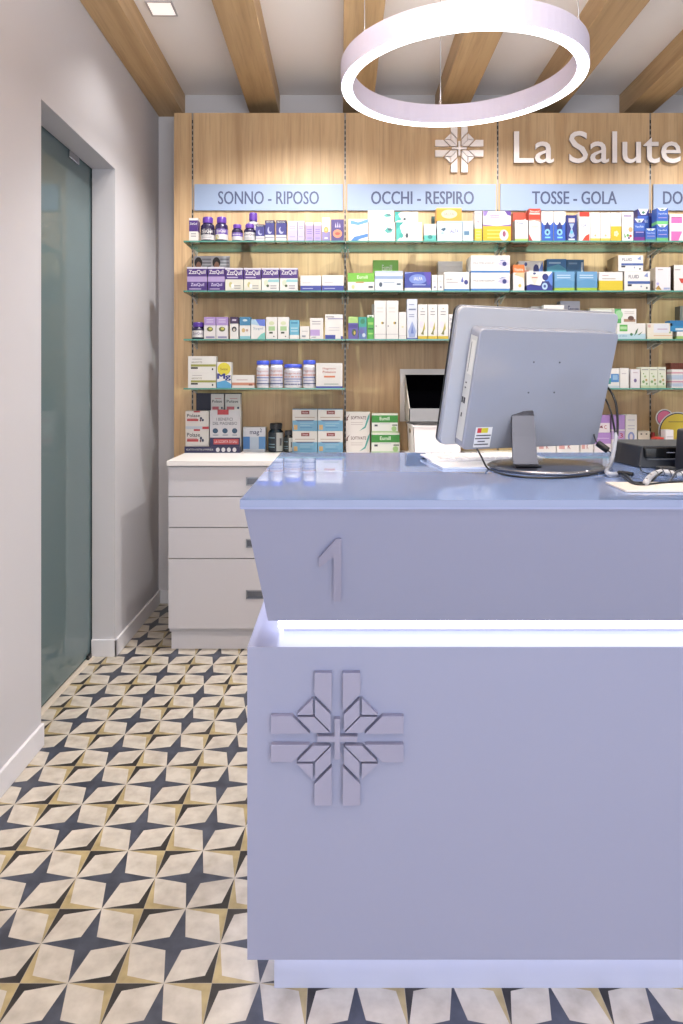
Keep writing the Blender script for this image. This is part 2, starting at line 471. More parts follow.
# ------------------------------------------------------------------ ring pendant lamp
RX, RY, RZ, RR = .386, 2.17, 2.207, .386
rl = tag(empty('ring_lamp', (RX, RY, RZ), (R(1.5), R(-1.2), 0)), 'large white ring pendant lamp glowing underneath, hanging over the counter', 'pendant lamp')
HS = mat('cfcbe0', .45, name='ring_housing')
def ringm(r0, r1, z0, z1, m, seg=96):
    q = MB(); prof = [(r0, z0), (r1, z0), (r1, z1), (r0, z1), (r0, z0)]
    vs = []; fs = []
    for r, z in prof[:4]:
        for k in range(seg):
            a = 2*math.pi*k/seg; vs.append((r*math.cos(a), r*math.sin(a), z))
    for i in range(4):
        for k in range(seg):
            k2 = (k+1) % seg; j = (i+1) % 4
            fs.append((i*seg+k, i*seg+k2, j*seg+k2, j*seg+k))
    q.add(vs, fs, m, False); return q
ringm(RR - .038, RR, 0, .068, HS).build('ring_housing', rl)
ringm(RR - .032, RR - .006, .068, .070, mat('fff8f2', .5, emit=17, name='added_uplight_glow')).build('added_uplight', rl)  # glow added on the ring's hidden top to brighten the ceiling
ringm(RR - .0355, RR - .0025, -.0035, 0, LED).build('light_diffuser', rl)
for a, dx in ((92, .01), (210, .01), (330, -.03)):
    q = MB(); cx, cy = (RR - .022) * math.cos(R(a)), (RR - .022) * math.sin(R(a))
    q.tube([(cx, cy, .066), (cx + dx, cy, ZC - RZ)], .0012, STEEL, 6, 1)
    q.lathe([(.006, .068), (.006, .085), (.002, .09)], (cx, cy, 0), CHROME, 10)
    q.lathe([(.018, ZC - RZ - .012), (.018, ZC - RZ)], (cx + dx, cy, 0), HS, 16)
    q.build('suspension_wire', rl)

# ------------------------------------------------------------------ packs on the shelves
def r(x0, y0, x1, y1, c): return ('r', x0, y0, x1, y1, c)
def t(s, x0, x1, y0, y1, c, b=.012): return ('t', s, x0, x1, y0, y1, c, b)
def o_(cx, cy, rx, ry, c): return ('o', cx, cy, rx, ry, c)
def p_(pts, c): return ('p', pts, c)
def ln(x0, x1, ys, c='8a8790', h=.035): return [('r', x0, y, x1, y + h, c) for y in ys]
def flat(l):
    out = []
    for e in l:
        if isinstance(e, list): out += flat(e)
        else: out.append(e)
    return out
PR = .42
_mat = mat
def ink(h, rough=.42):
    c = [int(h[i:i+2], 16) for i in (0, 2, 4)]; g = sum(c) / 3
    c = [max(0, min(255, (x * .94 + g * .06) * .79)) for x in c]
    return _mat('%02x%02x%02x' % tuple(int(x) for x in c), rough, name='printed_' + h)

def draw(q, els, x0, w, h, tf, cols=1):
    for n, e in enumerate(flat(els)):
        if e[0] == 'r':
            _, a, b, c, d, cc = e
            for i in range(cols):
                u0 = a + (c - a) * i / cols; u1 = a + (c - a) * (i + 1) / cols
                q.add([tf(x0+u0*w, b*h, n), tf(x0+u1*w, b*h, n), tf(x0+u1*w, d*h, n), tf(x0+u0*w, d*h, n)], [(0,1,2,3)], ink(cc, PR))
        elif e[0] == 't':
            _, s, a, c, b, d, cc, bo = e
            q.text(s, x0+a*w, x0+c*w, b*h, d*h, ink(cc, PR), lambda x, z: tf(x, z, n), bo)
        elif e[0] == 'o':
            _, a, b, rx, ry, cc = e
            q.add([tf(x0+(a+rx*math.cos(2*math.pi*k/16))*w, (b+ry*math.sin(2*math.pi*k/16))*h, n) for k in range(16)], [tuple(range(16))], ink(cc, PR))
        elif e[0] == 'p':
            q.add([tf(x0+a*w, b*h, n) for a, b in e[1]], [tuple(range(len(e[1])))], ink(e[2], PR))

CUR = dict(z=SZ[0], d=3.385, g='')
def pack(x0, x1, yt, els, label, z=None, d=None, dep=.055, col='f5f1ec', name='medicine_box', cat='medicine box', wrap=True, side=None):
    z = CUR['z'] if z is None else z; d = d or CUR['d']
    a, b = wx(x0 + .12, d), wx(x1 - .12, d); h = wz(yt, d) - z; w = b - a
    q = MB(); m = ink(col, PR)
    q.box(-w/2, w/2, 0, dep, 0, h, ink(side, PR) if side else m, front=m)
    els = flat(els)
    draw(q, els, -w/2, w, h, lambda x, zz, n: (x, -.0003 - n * .00004, zz))
    if wrap:
        for n, e in enumerate(els):
            if e[0] == 'r' and e[1] <= 0 and e[3] >= 1:
                for sx in (-1, 1):
                    xx = sx * (w/2 + .0003)
                    q.add([(xx, 0, e[2]*h), (xx, dep, e[2]*h), (xx, dep, e[4]*h), (xx, 0, e[4]*h)], [(0,1,2,3)], ink(e[5], PR))
                if e[4] >= 1: q.add([(-w/2,0,h+.0002),(w/2,0,h+.0002),(w/2,dep,h+.0002),(-w/2,dep,h+.0002)], [(0,1,2,3)], ink(e[5], PR))
    # tuck flap line on the top
    q.box(-w/2 + .001, w/2 - .001, .002, .0026, h, h + .0003, ink('b9b4ae', PR))
    ob = q.build(name, loc=((a+b)/2, d, z)); tag(ob, label, cat, CUR['g'])
    return z + h + .0006

def bottle(x0, x1, yt, capc, bodyc, els, label, capf=.24, d=None, capr=.72, z=None, lab=(.10, .66), neck=True, labc='f2efee'):
    z = CUR['z'] if z is None else z; d = d or CUR['d']
    rr = (wx(x1, d) - wx(x0, d)) / 2; h = wz(yt, d) - z; d2 = d + rr
    root = empty('supplement_bottle', ((wx(x0, d) + wx(x1, d)) / 2, d2, z)); tag(root, label, 'bottle', CUR['g'])
    hb = h * (1 - capf)
    q = MB(); nr = rr * capr * .88
    q.lathe([(rr*.9, 0), (rr, .004), (rr, hb*.82), (rr*.93, hb*.90), (nr, hb*.985), (nr, hb + .002)], (0,0,0), mat(bodyc, .2), 24); q.build('bottle_body', root)
    q = MB(); cr = rr * capr
    q.lathe([(cr, hb), (cr, h - .003), (cr*.92, h)], (0,0,0), mat(capc, .35), 28)
    for k in range(28):
        a = 2*math.pi*k/28; q.box(cr*math.cos(a)-.0006, cr*math.cos(a)+.0006, cr*math.sin(a)-.0006, cr*math.sin(a)+.0006, hb + .001, h - .004, mat(capc, .35))
    q.build('cap', root)
    q = MB(); l0, l1 = lab[0]*hb, lab[1]*hb; rl_ = rr + .0005
    q.lathe([(rl_, l0), (rl_, l1)], (0,0,0), ink(labc, .4), 24)
    q.f = q.f[:-2]; q.mi = q.mi[:-2]; q.sm = q.sm[:-2]
    def tf(x, zz, n):
        a = -math.pi/2 + (x - .5) * math.pi * .92; k = rl_ + .0004 + n*.00005
        return (k*math.cos(a), k*math.sin(a), l0 + zz)
    draw(q, els, 0, 1, l1 - l0, tf, 8)
    q.build('bottle_label', root)
    return z + h

PU, LI, NV, WH = '4c2a83', 'b9a3d8', '252a66', 'f6f2ee'
def G(i, k, what='packs'): CUR.update(z=SZ[i], d=3.385, g='%s on the %s shelf under the %s sign' % (what, ORD[i], names[k]))

# ---- top shelf, bay 1
G(0, 0)
pack(189, 198, 218, [r(0,.42,1,.9,PU), t('ZzzQuil',.1,.9,.7,.8,WH), ln(.2,.8,[.2,.3])], 'slim white and purple box at the left end of the top shelf')
zl = [t('ZzzQuil',.15,.85,.55,.85,'3a2a55',.02), ln(.2,.7,[.3,.15])]
bottle(199.5, 213.5, 216, '55308c', '231d3c', [r(0,.45,1,1,'30264a'), t('ZzzQuil',.2,.8,.58,.9,WH,.02), ln(.25,.75,[.15,.3])], 'big dark bottle with purple cap and dark-topped label, left end of the top shelf')
bottle(214, 227, 216, '55308c', '2a2048', [r(0,.5,1,1,'6a45b4'), t('ZzzQuil',.2,.8,.62,.92,WH,.02), o_(.3,.22,.1,.2,'d8d35a')], 'big bottle with purple cap and purple banded label with a yellow dot')
bottle(231, 242, 223.5, '55308c', '231d3c', [r(0,.5,1,1,'7a58bd'), ln(.2,.8,[.7,.2],'f2efee',.08)], 'small purple capped bottle, left one of the small pair')
bottle(243, 255, 223, '55308c', '231d3c', zl, 'small purple capped bottle in front of the taller one')
bottle(247, 258, 212, '55308c', '3a2a66', zl, 'tall slim purple capped bottle standing behind the small one', d=3.45, lab=(.5, .92))
moon = [r(0,.3,1,1,'3c3a8e'), r(0,.86,1,1,'2a2d55'), o_(.5,.52,.24,.17,'c9cdf0'), o_(.6,.58,.2,.14,'3c3a8e'), t('MELATONINA',.12,.88,.88,.96,WH), r(0,.17,1,.2,'3c3a8e')]
pack(255.6, 264.6, 224.5, moon, 'shortest blue and white moon box, left of the tall pair')
pack(265, 274.4, 220.3, moon, 'left tall blue and white box with crescent moon')
pack(276, 286.5, 220.3, moon, 'right tall blue and white box with crescent moon')
lil = [r(0,0,1,.55,'cfc4ea'), r(0,.8,1,.9,'ddd4f0'), ln(.15,.8,[.62,.7,.2],'a99ccf')]
pack(288, 297.4, 221, lil, 'pale lilac box right of the moon boxes', col='e9e3f4')
pack(297.6, 304.6, 221, lil, 'narrow pale lilac box', col='ddd3ef')
lil2 = [r(0,0,1,.85,'bda9dd'), ln(.2,.8,[.6,.5,.4,.15],'8a75b8')]
pack(305.4, 313.4, 222.5, lil2, 'lilac box, left of a matching pair', col='efe9f6')
pack(313.8, 321.4, 222.5, lil2, 'lilac box, right of a matching pair', col='efe9f6')
pack(322, 330.2, 217.5, [r(0,0,1,.4,'9d8fcb'), o_(.5,.48,.3,.13,'f0b45a'), o_(.5,.48,.15,.06,'f7dc8a'), r(.3,.1,.7,.16,WH)], 'white and violet box with an orange sun')
CUR['d'] = 3.372
pack(331, 344, 219.4, [o_(.5,.33,.36,.2,'ef9a74'), o_(.5,.33,.2,.07,'c65a4a'), p_([(.3,.62),(.36,.86),(.42,.62)],'cfc8ee'), p_([(.46,.62),(.52,.9),(.58,.62)],'cfc8ee'), p_([(.62,.62),(.68,.84),(.74,.62)],'cfc8ee')], 'violet box with an orange disc at the right end of the sonno section', col='574a8c')
# ---- second shelf, bay 1
G(1, 0)
zq = [r(0,.93,1,1,'ece6f4'), r(0,.63,1,.93,PU), t('ZzzQuil',.08,.92,.68,.88,WH,.03), r(0,.38,1,.6,'bda6da'), r(0,0,1,.38,PU), t('ZzzQuil',.18,.85,.18,.33,'e6defa',.02), r(.1,.06,.7,.1,'c8badf')]
pack(187, 207.2, 267, zq, 'purple box with two rows of lettering, first on the second shelf', col=PU)
pack(207.8, 224.8, 267, zq, 'purple box with two rows of lettering, second on the second shelf', col=PU)
zf = [r(0,.93,1,1,'ece6f4'), r(0,.5,1,.93,PU), t('ZzzQuil',.08,.92,.66,.9,WH,.03), r(.1,.56,.7,.61,'c8badf'), r(0,0,1,.5,'f1ecd9'), o_(.3,.27,.1,.12,'d9cf86'), o_(.4,.22,.08,.1,'ffffff'), ln(.5,.85,[.1,.2])]
pack(225.2, 243.4, 268, zf, 'purple topped ivory box with a flower, left of two')
pack(243.8, 261.2, 268, zf, 'purple topped ivory box with a flower, right of two')
zc = [r(0,.93,1,1,'ece6f4'), r(0,.55,1,.93,PU), t('ZzzQuil',.08,.92,.68,.9,WH,.03), p_([(.4,.5),(1,.5),(1,.38),(.3,.38)],'9fd8dc'), o_(.25,.35,.12,.13,'dfe6c8'), o_(.35,.22,.08,.06,'4a5a3a'), ln(.5,.85,[.1,.2])]
pack(261.6, 279.2, 268, zc, 'purple topped box with a turquoise stripe, left of two')
pack(279.8, 297.8, 268, zc, 'purple topped box with a turquoise stripe, right of two')
wb = [r(0,0,1,.34,'3a44a4'), ln(.1,.5,[.5],'9a98a8'), ln(.1,.6,[.13],'b9bde6',.05)]
pack(300.4, 321.4, 275.5, wb, 'low white box with a blue base, left of two')
pack(322, 343.8, 275.2, wb, 'low white box with a blue base, right of two')
card = [r(.45,.70,.95,.75,'8f8f99'), r(.45,.79,.95,.84,'8f8f99'), r(.45,.88,.95,.93,'8f8f99'), p_([(.0,.3),(.5,.3),(.42,.55),(.1,.55)],'a8745c'), o_(.24,.82,.22,.15,'22181a'), o_(.26,.70,.15,.15,'a8745c')]
for a, lb in ((194, 'left grey leaflet with a dark haired face behind the first purple box'), (212, 'right grey leaflet with a dark haired face behind the second purple box')):
    pack(a, a + 18, 256, card, lb, d=3.47, dep=.004, col='c3c4cc', name='leaflet', cat='leaflet')
# ---- third shelf, bay 1
G(2, 0)
bottle(191, 203.5, 322, '4a2a80', '231d3c', [t('ZzzQuil',.2,.8,.35,.75,'6a5a8a',.02)], 'small dark bottle with purple cap alone on the third shelf', capf=.27, capr=.85, lab=(.15,.7))
ll = [r(0,.62,1,1,'b394d4'), ln(.2,.8,[.85,.75],'d9c8ec',.05), o_(.5,.45,.28,.11,'6f7040'), o_(.55,.47,.14,.06,'d6d458'), r(.15,.04,.9,.13,'9a94b8')]
pack(204, 215.8, 317, ll, 'lilac topped white box with a dark leaf, left of two', col='f1ecec')
pack(216.1, 228, 317, ll, 'lilac topped white box with a dark leaf, right of two', col='f1ecec')
pack(230, 238.4, 317, [r(0,.7,1,1,'3c2350'), r(.25,.82,.75,.9,'d8c8dc'), o_(.5,.45,.3,.12,'34303a'), o_(.5,.42,.16,.07,'cfc6b8')], 'narrow white box with dark plum top and a dark ring')
pack(239.6, 250.5, 317, [r(0,.62,1,1,'3f87b4'), o_(.5,.85,.22,.05,'cfe6f0'), o_(.35,.4,.16,.1,'d8b878'), o_(.68,.4,.12,.06,'c8a8a0'), r(0,0,1,.14,'8fd0dc')], 'white box with steel blue top and small food pictures')
pack(251, 265.3, 319.3, [p_([(.3,1),(1,1),(1,.65),(.6,.68)],'5c78d8'), p_([(0,1),(.3,1),(.6,.68),(0,.75)],'b7d8ee'), t('Sygel',.15,.85,.45,.6,'9ab0c4'), p_([(.4,0),(1,0),(1,.35),(.7,.25)],'7fd0c4')], 'white box with blue and turquoise corners')
gr = [o_(.5,.72,.25,.09,'dfe6b8'), r(.22,.38,.8,.58,'b2d69a'), r(.28,.25,.6,.33,'39442e'), o_(.7,.12,.06,.03,'30303a')]
pack(266, 277.3, 317, gr, 'white box with a pale green block, left of two')
pack(277.7, 289, 317, gr, 'white box with a pale green block, right of two')
pack(289.4, 299.2, 320, [r(0,.22,1,1,'6db9d6'), r(.15,.8,.85,.9,'3d8fb4'), ln(.15,.85,[.55,.4],'c3e3ee',.05)], 'sky blue box with a white foot')
pack(300, 309.6, 326.3, [r(.2,.15,.6,.3,'9aa0a8'), ln(.2,.8,[.6])], 'little white box, shortest on the third shelf')
pack(310, 323.2, 318, [r(0,.16,.75,.45,'c4a4de'), ln(.15,.8,[.82,.7],'a8a0a8'), r(.1,.08,.45,.11,'4a4460')], 'white box with a lilac band across the lower half')
pack(325, 343, 314.3, [r(0,0,.58,.17,'3a46a8'), r(.15,.8,1,.84,'8d84b8'), r(.05,.88,.5,.91,'6a6a72'), ln(.2,.8,[.35,.45],'c0b8cc',.02), r(.88,0,1,.12,'3a46a8')], 'big white box with a blue block in its lower left corner')
# ---- lowest shelf, bay 1
G(3, 0)
og = [r(.1,.36,1,.5,'a9a94a'), r(.1,.22,.35,.33,'34302a'), t('ARGOCYTE',.12,.5,.58,.68,'8f8a60'), o_(.88,.2,.03,.07,'2a2a3a'), ln(.15,.5,[.8],'b0aca8')]
zt = pack(188, 216, 372.6, og, 'lower white box with an olive band, left end of the lowest shelf')
pack(188, 216, 356.2, og, 'upper white box with an olive band, stacked on its twin', z=zt)
pack(216.6, 231.4, 362, [o_(.5,.73,.45,.25,'f0e03a'), t('Swisse',.25,.75,.68,.78,'8a6a20'), [t('Mg',.02+k,.90+k,.28,.56,'2a3490') for k in (0,.03,.06,.08)], p_([(0,0),(1,0),(1,.15),(.6,.3),(0,.22)],'5ab0e6')], 'white box with a yellow disc and a big blue Mg')
pack(232, 254.4, 375, [r(0,.2,1,.42,'e49a7c'), ln(.2,.7,[.6],'c8a0a0',.05), r(.75,.18,.92,.32,'b0604a')], 'low white box with a salmon band')
tb = [r(0,.55,1,.62,'e8a090'), t('Magnesio',.12,.88,.72,.86,'d8785a',.02), r(.05,.42,.9,.48,'7a86c8'), r(0,.1,1,.16,'4a4f8a'), ln(.2,.8,[.28],'a8b0d8',.05)]
def tub(x0, x1, yt, lb): bottle(x0, x1, yt, '3c4fb8', 'ece9ee', tb, lb, capf=.15, capr=.96, lab=(.08,.88), labc='eceaf4')
tub(255.8, 268.8, 360.5, 'white jar with blue lid, first of the jars on the lowest shelf')
tub(269.4, 282.6, 360, 'white jar with blue lid, second of the jars on the lowest shelf')
tub(283.3, 301.8, 364, 'widest and shortest white jar with blue lid')
tub(302.6, 315.4, 360, 'white jar with blue lid beside the square white box')
pack(316, 342.6, 363, [r(0,0,1,.07,'3c4fb8'), t('Magnesio',.25,.75,.72,.82,'c85a4a',.02), t('Potassio',.25,.75,.6,.69,'c85a4a',.02), r(.3,.42,.72,.49,'ee8a5a'), ln(.3,.85,[.14],'a0b8a8')], 'square white box with orange lettering and blue base, right end of the lowest shelf')
# ---- worktop, left section
WTG = 'packs on the white worktop, left part'
CUR.update(z=WZ, d=3.53, g=WTG)
st = tag(empty('counter_display', ((wx(184.5, 3.5)+wx(240, 3.5))/2, 3.5, WZ)), 'navy cardboard display tray with a white back card about magnesium benefits', 'display stand')
X0, X1 = wx(184.5, 3.5) - st.location.x, wx(240, 3.5) - st.location.x; w = X1 - X0
q = MB(); q.box(X0, X1, 0, .003, 0, .033, ink('2b2a5c', PR)); q.box(X0, X1, .003, .10, 0, .006, ink('2b2a5c', PR)); q.box(X0, X0+.003, .003, .10, .006, .03, ink('2b2a5c', PR)); q.box(X1-.003, X1, .003, .10, .006, .03, ink('2b2a5c', PR))
draw(q, [t('ADATTO A TUTTA LA FAMIGLIA',.03,.52,.38,.66,WH), [o_(c,.5,.035,.34,'eeeaf2') for c in (.60,.70,.80,.90)]], X0, w, .033, lambda x, z, n: (x, -.0003 - n*.00003, z)); q.build('tray', st)
q = MB(); a, b = X0 + w*.455, X1; h0 = .034; h1 = wz(410.5, 3.5) - WZ
q.box(a, b, .004, .008, 0, h1, ink('e9e8ee', PR)); hh = h1
draw(q, [r(0,0,1,.36,'2b2a5c'), r(.12,.20,.95,.33,'d0454a'), t('LA SCORTA DI SALI',.16,.9,.235,.295,'f6dcdc'), r(.25,.90,.62,1.02,'d0404a'), t('I BENEFICI',.22,.75,.76,.83,'3c4250',.02), t('DEL MAGNESIO',.1,.9,.66,.73,'3c4250',.02),
  [o_(c,.52,.09,.062,'33597c') for c in (.18,.5,.82)], ln(.1,.28,[.41],'8a98b0',.02), ln(.42,.6,[.41],'8a98b0',.02), ln(.74,.9,[.41],'8a98b0',.02)], a, b-a, hh, lambda x, z, n: (x, .0037 - n*.00004, z)); q.build('back_card', st)
q = MB(); q.box(X0 + w*.15, X0 + w*.99, .082, .086, .006, wz(393, 3.58) - WZ, ink('1d1d40', PR)); q.build('rear_panel', st)
po = [t('Polase',.06,.62,.66,.84,'262a3a',.025), r(.06,.44,.55,.56,'d84c50'), r(.06,.58,.5,.61,'e0a0a0'), [o_(.66,.6,.05,.07,'3a4468'), o_(.74,.5,.05,.07,'3a4468'), o_(.64,.48,.04,.06,'7a4a58')], r(.72,0,1,.14,'d43c46'), r(.35,.92,.62,1,'d43c46'), r(0,0,.7,.16,'d3e0f0')]
CUR['d'] = 3.510
zt = pack(185.5, 209, 429.2, po, 'lower white and red box in the navy display tray', z=WZ + .0062, dep=.06)
pack(185.5, 209, 411, po, 'upper white and red box in the navy display tray', z=zt, dep=.06)
pk = [t('Polase',.1,.85,.5,.66,'262a3a',.025), r(.1,.1,.6,.28,'e06a78'), r(.3,.72,.8,.76,'e0a0a0'), o_(.85,.2,.07,.07,'2a3060')]
hb = wz(411.5, 3.53) - WZ
zt = pack(210.6, 224, 411.5, [], 'plain inner box in the display tray under the small left box', z=WZ+.0062, d=3.53, dep=.05)
pack(210.9, 224, 394, pk, 'small white and red box left of two on top of the display', z=zt, d=3.53, dep=.05)
zt = pack(224.8, 241, 411.5, [], 'plain inner box in the display tray under the small right box', z=WZ+.0062, d=3.53, dep=.05)
pack(225, 240.6, 394, pk, 'small white and red box right of two on top of the display', z=zt, d=3.53, dep=.05)
CUR['d'] = 3.55
pack(243, 265.6, 427.2, [r(0,.12,.3,.62,'3f86d8'), r(.7,.12,1,.62,'5f9fe2'), r(.3,.1,.7,.6,'c9dcf2'), r(.0,.62,1,1,'e9ecf6'), t('mag',.3,.72,.66,.84,'343c66',.02), t('2',.75,.84,.8,.95,'343c66')], 'pale blue and white box marked mag beside the dark bottles', col='dfe8f6')
CUR['d'] = 3.52
db = [r(.55,0,.95,1,'c9cbc8'), [r(.1,y,.48,y+.05,'8ab0c0') for y in (.2,.35,.7)], r(.7,.3,.8,.7,'5a5a62')]
bottle(267.5, 283, 423.5, '141518', '16242e', db, 'larger dark bottle with black cap on the worktop', capf=.2, capr=.78, labc='1a2c3a', lab=(.05,.85))
bottle(283.5, 292.8, 430.6, '141518', '151f20', db, 'smaller dark bottle with black cap on the worktop', capf=.22, capr=.78, labc='1c2626', lab=(.05,.85))
CUR['d'] = 3.53
sw = [r(0,0,1,.48,'7cbadf'), r(.35,.76,.68,.92,'963a38'), t('Swisse',.4,.63,.8,.88,'f0dada',.02), r(.1,.6,.9,.64,'c8b8a8'), p_([(.1,.5),(.9,.5),(.8,.45),(.2,.44)],'5a6a90'), r(.05,.06,.2,.28,'e0b878'), r(.3,.14,.8,.17,'4f8fc0'), r(.3,.24,.7,.27,'a8d4ea'), r(.3,.34,.85,.37,'a8d4ea')]
for a, b, c in ((292.4, 317.4, 'left'), (317.8, 343, 'right')):
    zt = pack(a, b, 431.2, sw, 'white and sky blue box with red pill logo, lower %s of four' % c)
    pack(a, b, 409, sw + [r(0,.97,1,1,'6aa8d8')], 'white and sky blue box with red pill logo, upper %s of four' % c, z=zt)
so = [t('SOFTIVATE',.2,.84,.62,.78,'5a3038',.015), p_([(0,.55),(.02,.7),(.16,.9),(.06,.66),(.08,.58)],'6a2030'), p_([(.55,.04),(.78,.28),(.92,.8),(1,.95),(.98,.7),(.82,.2)],'4aaea6'), ln(.2,.7,[.45,.35],'c8bdb8',.03)]
zt = pack(346, 370, 432, so, 'lower white box with a teal swoosh right of the sky blue boxes', col='f2ebe6')
pack(346, 370, 411.8, so, 'upper white box with a teal swoosh, stacked', z=zt, col='f2ebe6')
ge = [r(0,.94,1,1,'e6ecd8'), r(0,.52,1,.9,'3c9a3c'), t('Eumill',.3,.68,.64,.82,'eef6e6',.02), r(.1,.32,.22,.42,'4a4a5a'), r(.78,.36,.98,.42,'5a6a5a'), r(0,0,1,.08,'b8d8a0'), o_(.85,.2,.1,.14,'a8d48a'), r(.3,.44,.7,.48,'c8d0d8')]
zt = pack(371.4, 399.8, 432.8, ge, 'lower green and white box on the worktop', d=3.5, col='f0f2ec')
pack(371.8, 398, 413.4, ge, 'upper green and white box, stacked on its twin', z=zt, d=3.51, col='f0f2ec')

# ---- top shelf, bay 2
G(0, 1)
pack(348.5, 368, 219, [p_([(.1,.95),(.5,.85),(1,1),(1,.85),(.5,.72),(.1,.78)],'6aa8dc'), p_([(.1,0),(.3,.2),(1,.35),(1,.2),(.6,.1),(.4,0)],'4a86cc'), t('DROPLETS',.12,.88,.48,.56,'d09ab4')], 'white box with two blue swooshes at the start of the occhi section')
lf = [p_([(.6,.55),(.72,.75),(.85,.6),(.95,.68),(.85,.45),(.7,.42)],'58b4aa'), o_(.8,.62,.08,.07,'3f6a70'), ln(.08,.4,[.85,.7],'b8b0b0'), r(0,.14,1,.18,'a8a8b0')]
zt = pack(368.6, 395.2, 222.2, lf, 'lower white box with a teal leaf')
pack(367.9, 394, 210.3, lf, 'upper white box with a teal leaf', z=zt)
tl = [p_([(0,0),(.25,.3),(.1,1),(0,1)],'4fc0b4'), p_([(0,.6),(.3,1),(0,1)],'2fa89e'), t('LACRIMA',.3,.8,.62,.78,'9ab8b8'), o_(.2,.3,.08,.13,'3fb0a4'), o_(.42,.3,.06,.13,'4a5a60')]
zt = pack(396, 422, 222.3, tl, 'lower white box with a turquoise corner')
pack(394.8, 418, 211.8, tl, 'upper white box with a turquoise corner', z=zt)
pack(424, 436.2, 224, [r(0,0,1,.35,'5cc4b8'), o_(.5,.25,.2,.12,'2f8a84'), o_(.35,.65,.12,.08,'c8d8d4')], 'little white box with turquoise foot')
pack(431.4, 435, 216.3, [r(0,.1,1,.3,'8aa8a0')], 'thin dark green carton behind the little turquoise box', d=3.47, dep=.02, col='3f5f5c')
al = [t('IALFA',.5,.85,.4,.6,'8a78b0',.02), p_([(.12,.6),(.3,.68),(.34,.6),(.25,.48)],'3f5f78'), o_(.2,.4,.06,.06,'a8c8dc'), r(0,0,1,.1,'f2f4f4'), r(0,.9,1,1,'b8d4e6')]
zt = pack(437.3, 462.6, 221, al, 'pale blue box with a small blue drop mark under the orange box', col='d8e8f2')
pack(463, 473.4, 221, [r(.1,.3,.6,.5,'5f88a8'), r(0,0,1,.1,'f2f4f4')], 'narrow pale blue box right of the drop box', col='d3e6f0')
pack(436.6, 461.8, 207.8, [o_(.5,.52,.32,.34,'f6dcb0'), t('IALFA',.3,.7,.42,.62,'b07890',.02), r(0,.9,1,1,'f8c86a')], 'orange box lying on the pale blue box', z=zt, col='f3a838')
bee = [p_([(0,0),(1,0),(1,.5),(0,.5)],'f2c020'), p_([(0,.5),(1,.5),(1,.56),(.5,.5),(0,.56)],'8a6ab8'), ln(.15,.8,[.1,.22,.34],'f8dc70',.04)]
pack(474.6, 482, 211, [r(0,0,1,.42,'f4c838'), ln(.2,.8,[.1,.2,.3],'f9e08a'), r(.3,.88,.8,.95,'c8bcd8'), o_(.5,.65,.2,.05,'e0b0b8')], 'narrow white and yellow box')
pack(482.8, 511, 211, bee + [p_([(0,1),(.2,1),(.12,.85),(.03,.82)],'9a80c4'), p_([(.78,1),(1,1),(1,.84),(.88,.86)],'6a48a4'), o_(.75,.2,.16,.18,'f0ece8'), o_(.76,.24,.06,.1,'a85a78'), ln(.25,.6,[.84,.78],'b09ac0')], 'wide white and yellow box with purple corners')
# ---- second shelf, bay 2
G(1, 1)
gw = [r(0,.5,1,1,'7cc83c'), t('Eumill',.35,.75,.68,.86,'e8f4d8',.02), r(.3,.44,.6,.52,'c89a5a'), o_(.2,.22,.06,.12,'d8dc9a'), r(.78,.16,.95,.28,'5a6270'), r(0,0,1,.06,'d8e8d0')]
pack(347.7, 374.4, 273, gw, 'lime topped white box at the left end of the second shelf')
pack(373, 398.5, 260.2, gw, 'lime and green topped box standing behind', d=3.47)
pack(375, 403, 271, [r(0,.6,1,.75,'9cb4d8'), o_(.2,.32,.06,.12,'4a5a70'), r(.78,.3,.92,.38,'4a5a70'), r(0,.9,1,1,'ccd6e6'), ln(.3,.7,[.4],'a0b0c0')], 'pale blue and white box in front of the green one', col='e3e9f2')
pack(404.8, 431, 272, [r(0,.16,1,1,'3c4aa8'), p_([(0,.9),(.4,1),(0,1)],'8a9ce0'), o_(.5,.62,.34,.26,'7a92dc'), t('IALFA',.35,.68,.56,.74,'e6eaf8',.02), p_([(.72,1),(1,1),(1,.4),(.88,.3)],'5a4ab4'), r(.3,.3,.8,.34,'b8c8f0')], 'royal blue box with a white foot')
pack(431.8, 437.6, 275, [r(.3,.2,.7,.28,'4a5a90'), ln(.2,.8,[.6])], 'narrow white box, left of two slim ones')
pack(437.9, 443.6, 275, [r(.3,.2,.7,.28,'4a5a90'), ln(.2,.8,[.6])], 'narrow white box, right of two slim ones')
pack(444.2, 469.4, 272, [r(0,0,1,.1,'3a86c8'), p_([(.66,.5),(.72,.78),(.78,.5),(.72,.44)],'5a68b8'), o_(.87,.46,.08,.13,'3c4490'), t('COLLIRIO',.08,.34,.56,.66,'6a6470'), r(.08,.44,.55,.48,'a8a0a8')], 'white box with navy drops and a blue foot')
zt = pack(438, 463, 271.8, [r(0,.4,1,.44,'a8a29c')], 'lower plain white flat box at the back', d=3.50)
for i in range(2):
    zt = pack(438, 462.6, 266.6 - 5.2*i, [], ['middle plain white flat box at the back', 'uppermost plain white flat box at the back'][i], d=3.50, z=zt)
ey = [r(0,0,1,.11,'3f80cc'), t('MULTIPB SODIUM',.06,.6,.5,.6,'6a6878'), p_([(.68,.5),(.76,.64),(.86,.68),(.97,.58),(.97,.44),(.84,.34)],'cdc6e6'), o_(.86,.51,.055,.13,'333a80'), p_([(.7,.64),(.8,.76),(.96,.7),(.84,.7)],'8a90c0')]
CUR['d'] = 3.372
zt = pack(471, 510, 272.7, ey, 'lower long white box with a blue eye', dep=.13)
pack(471, 510, 255.4, ey, 'upper long white box with a blue eye', z=zt, dep=.13)
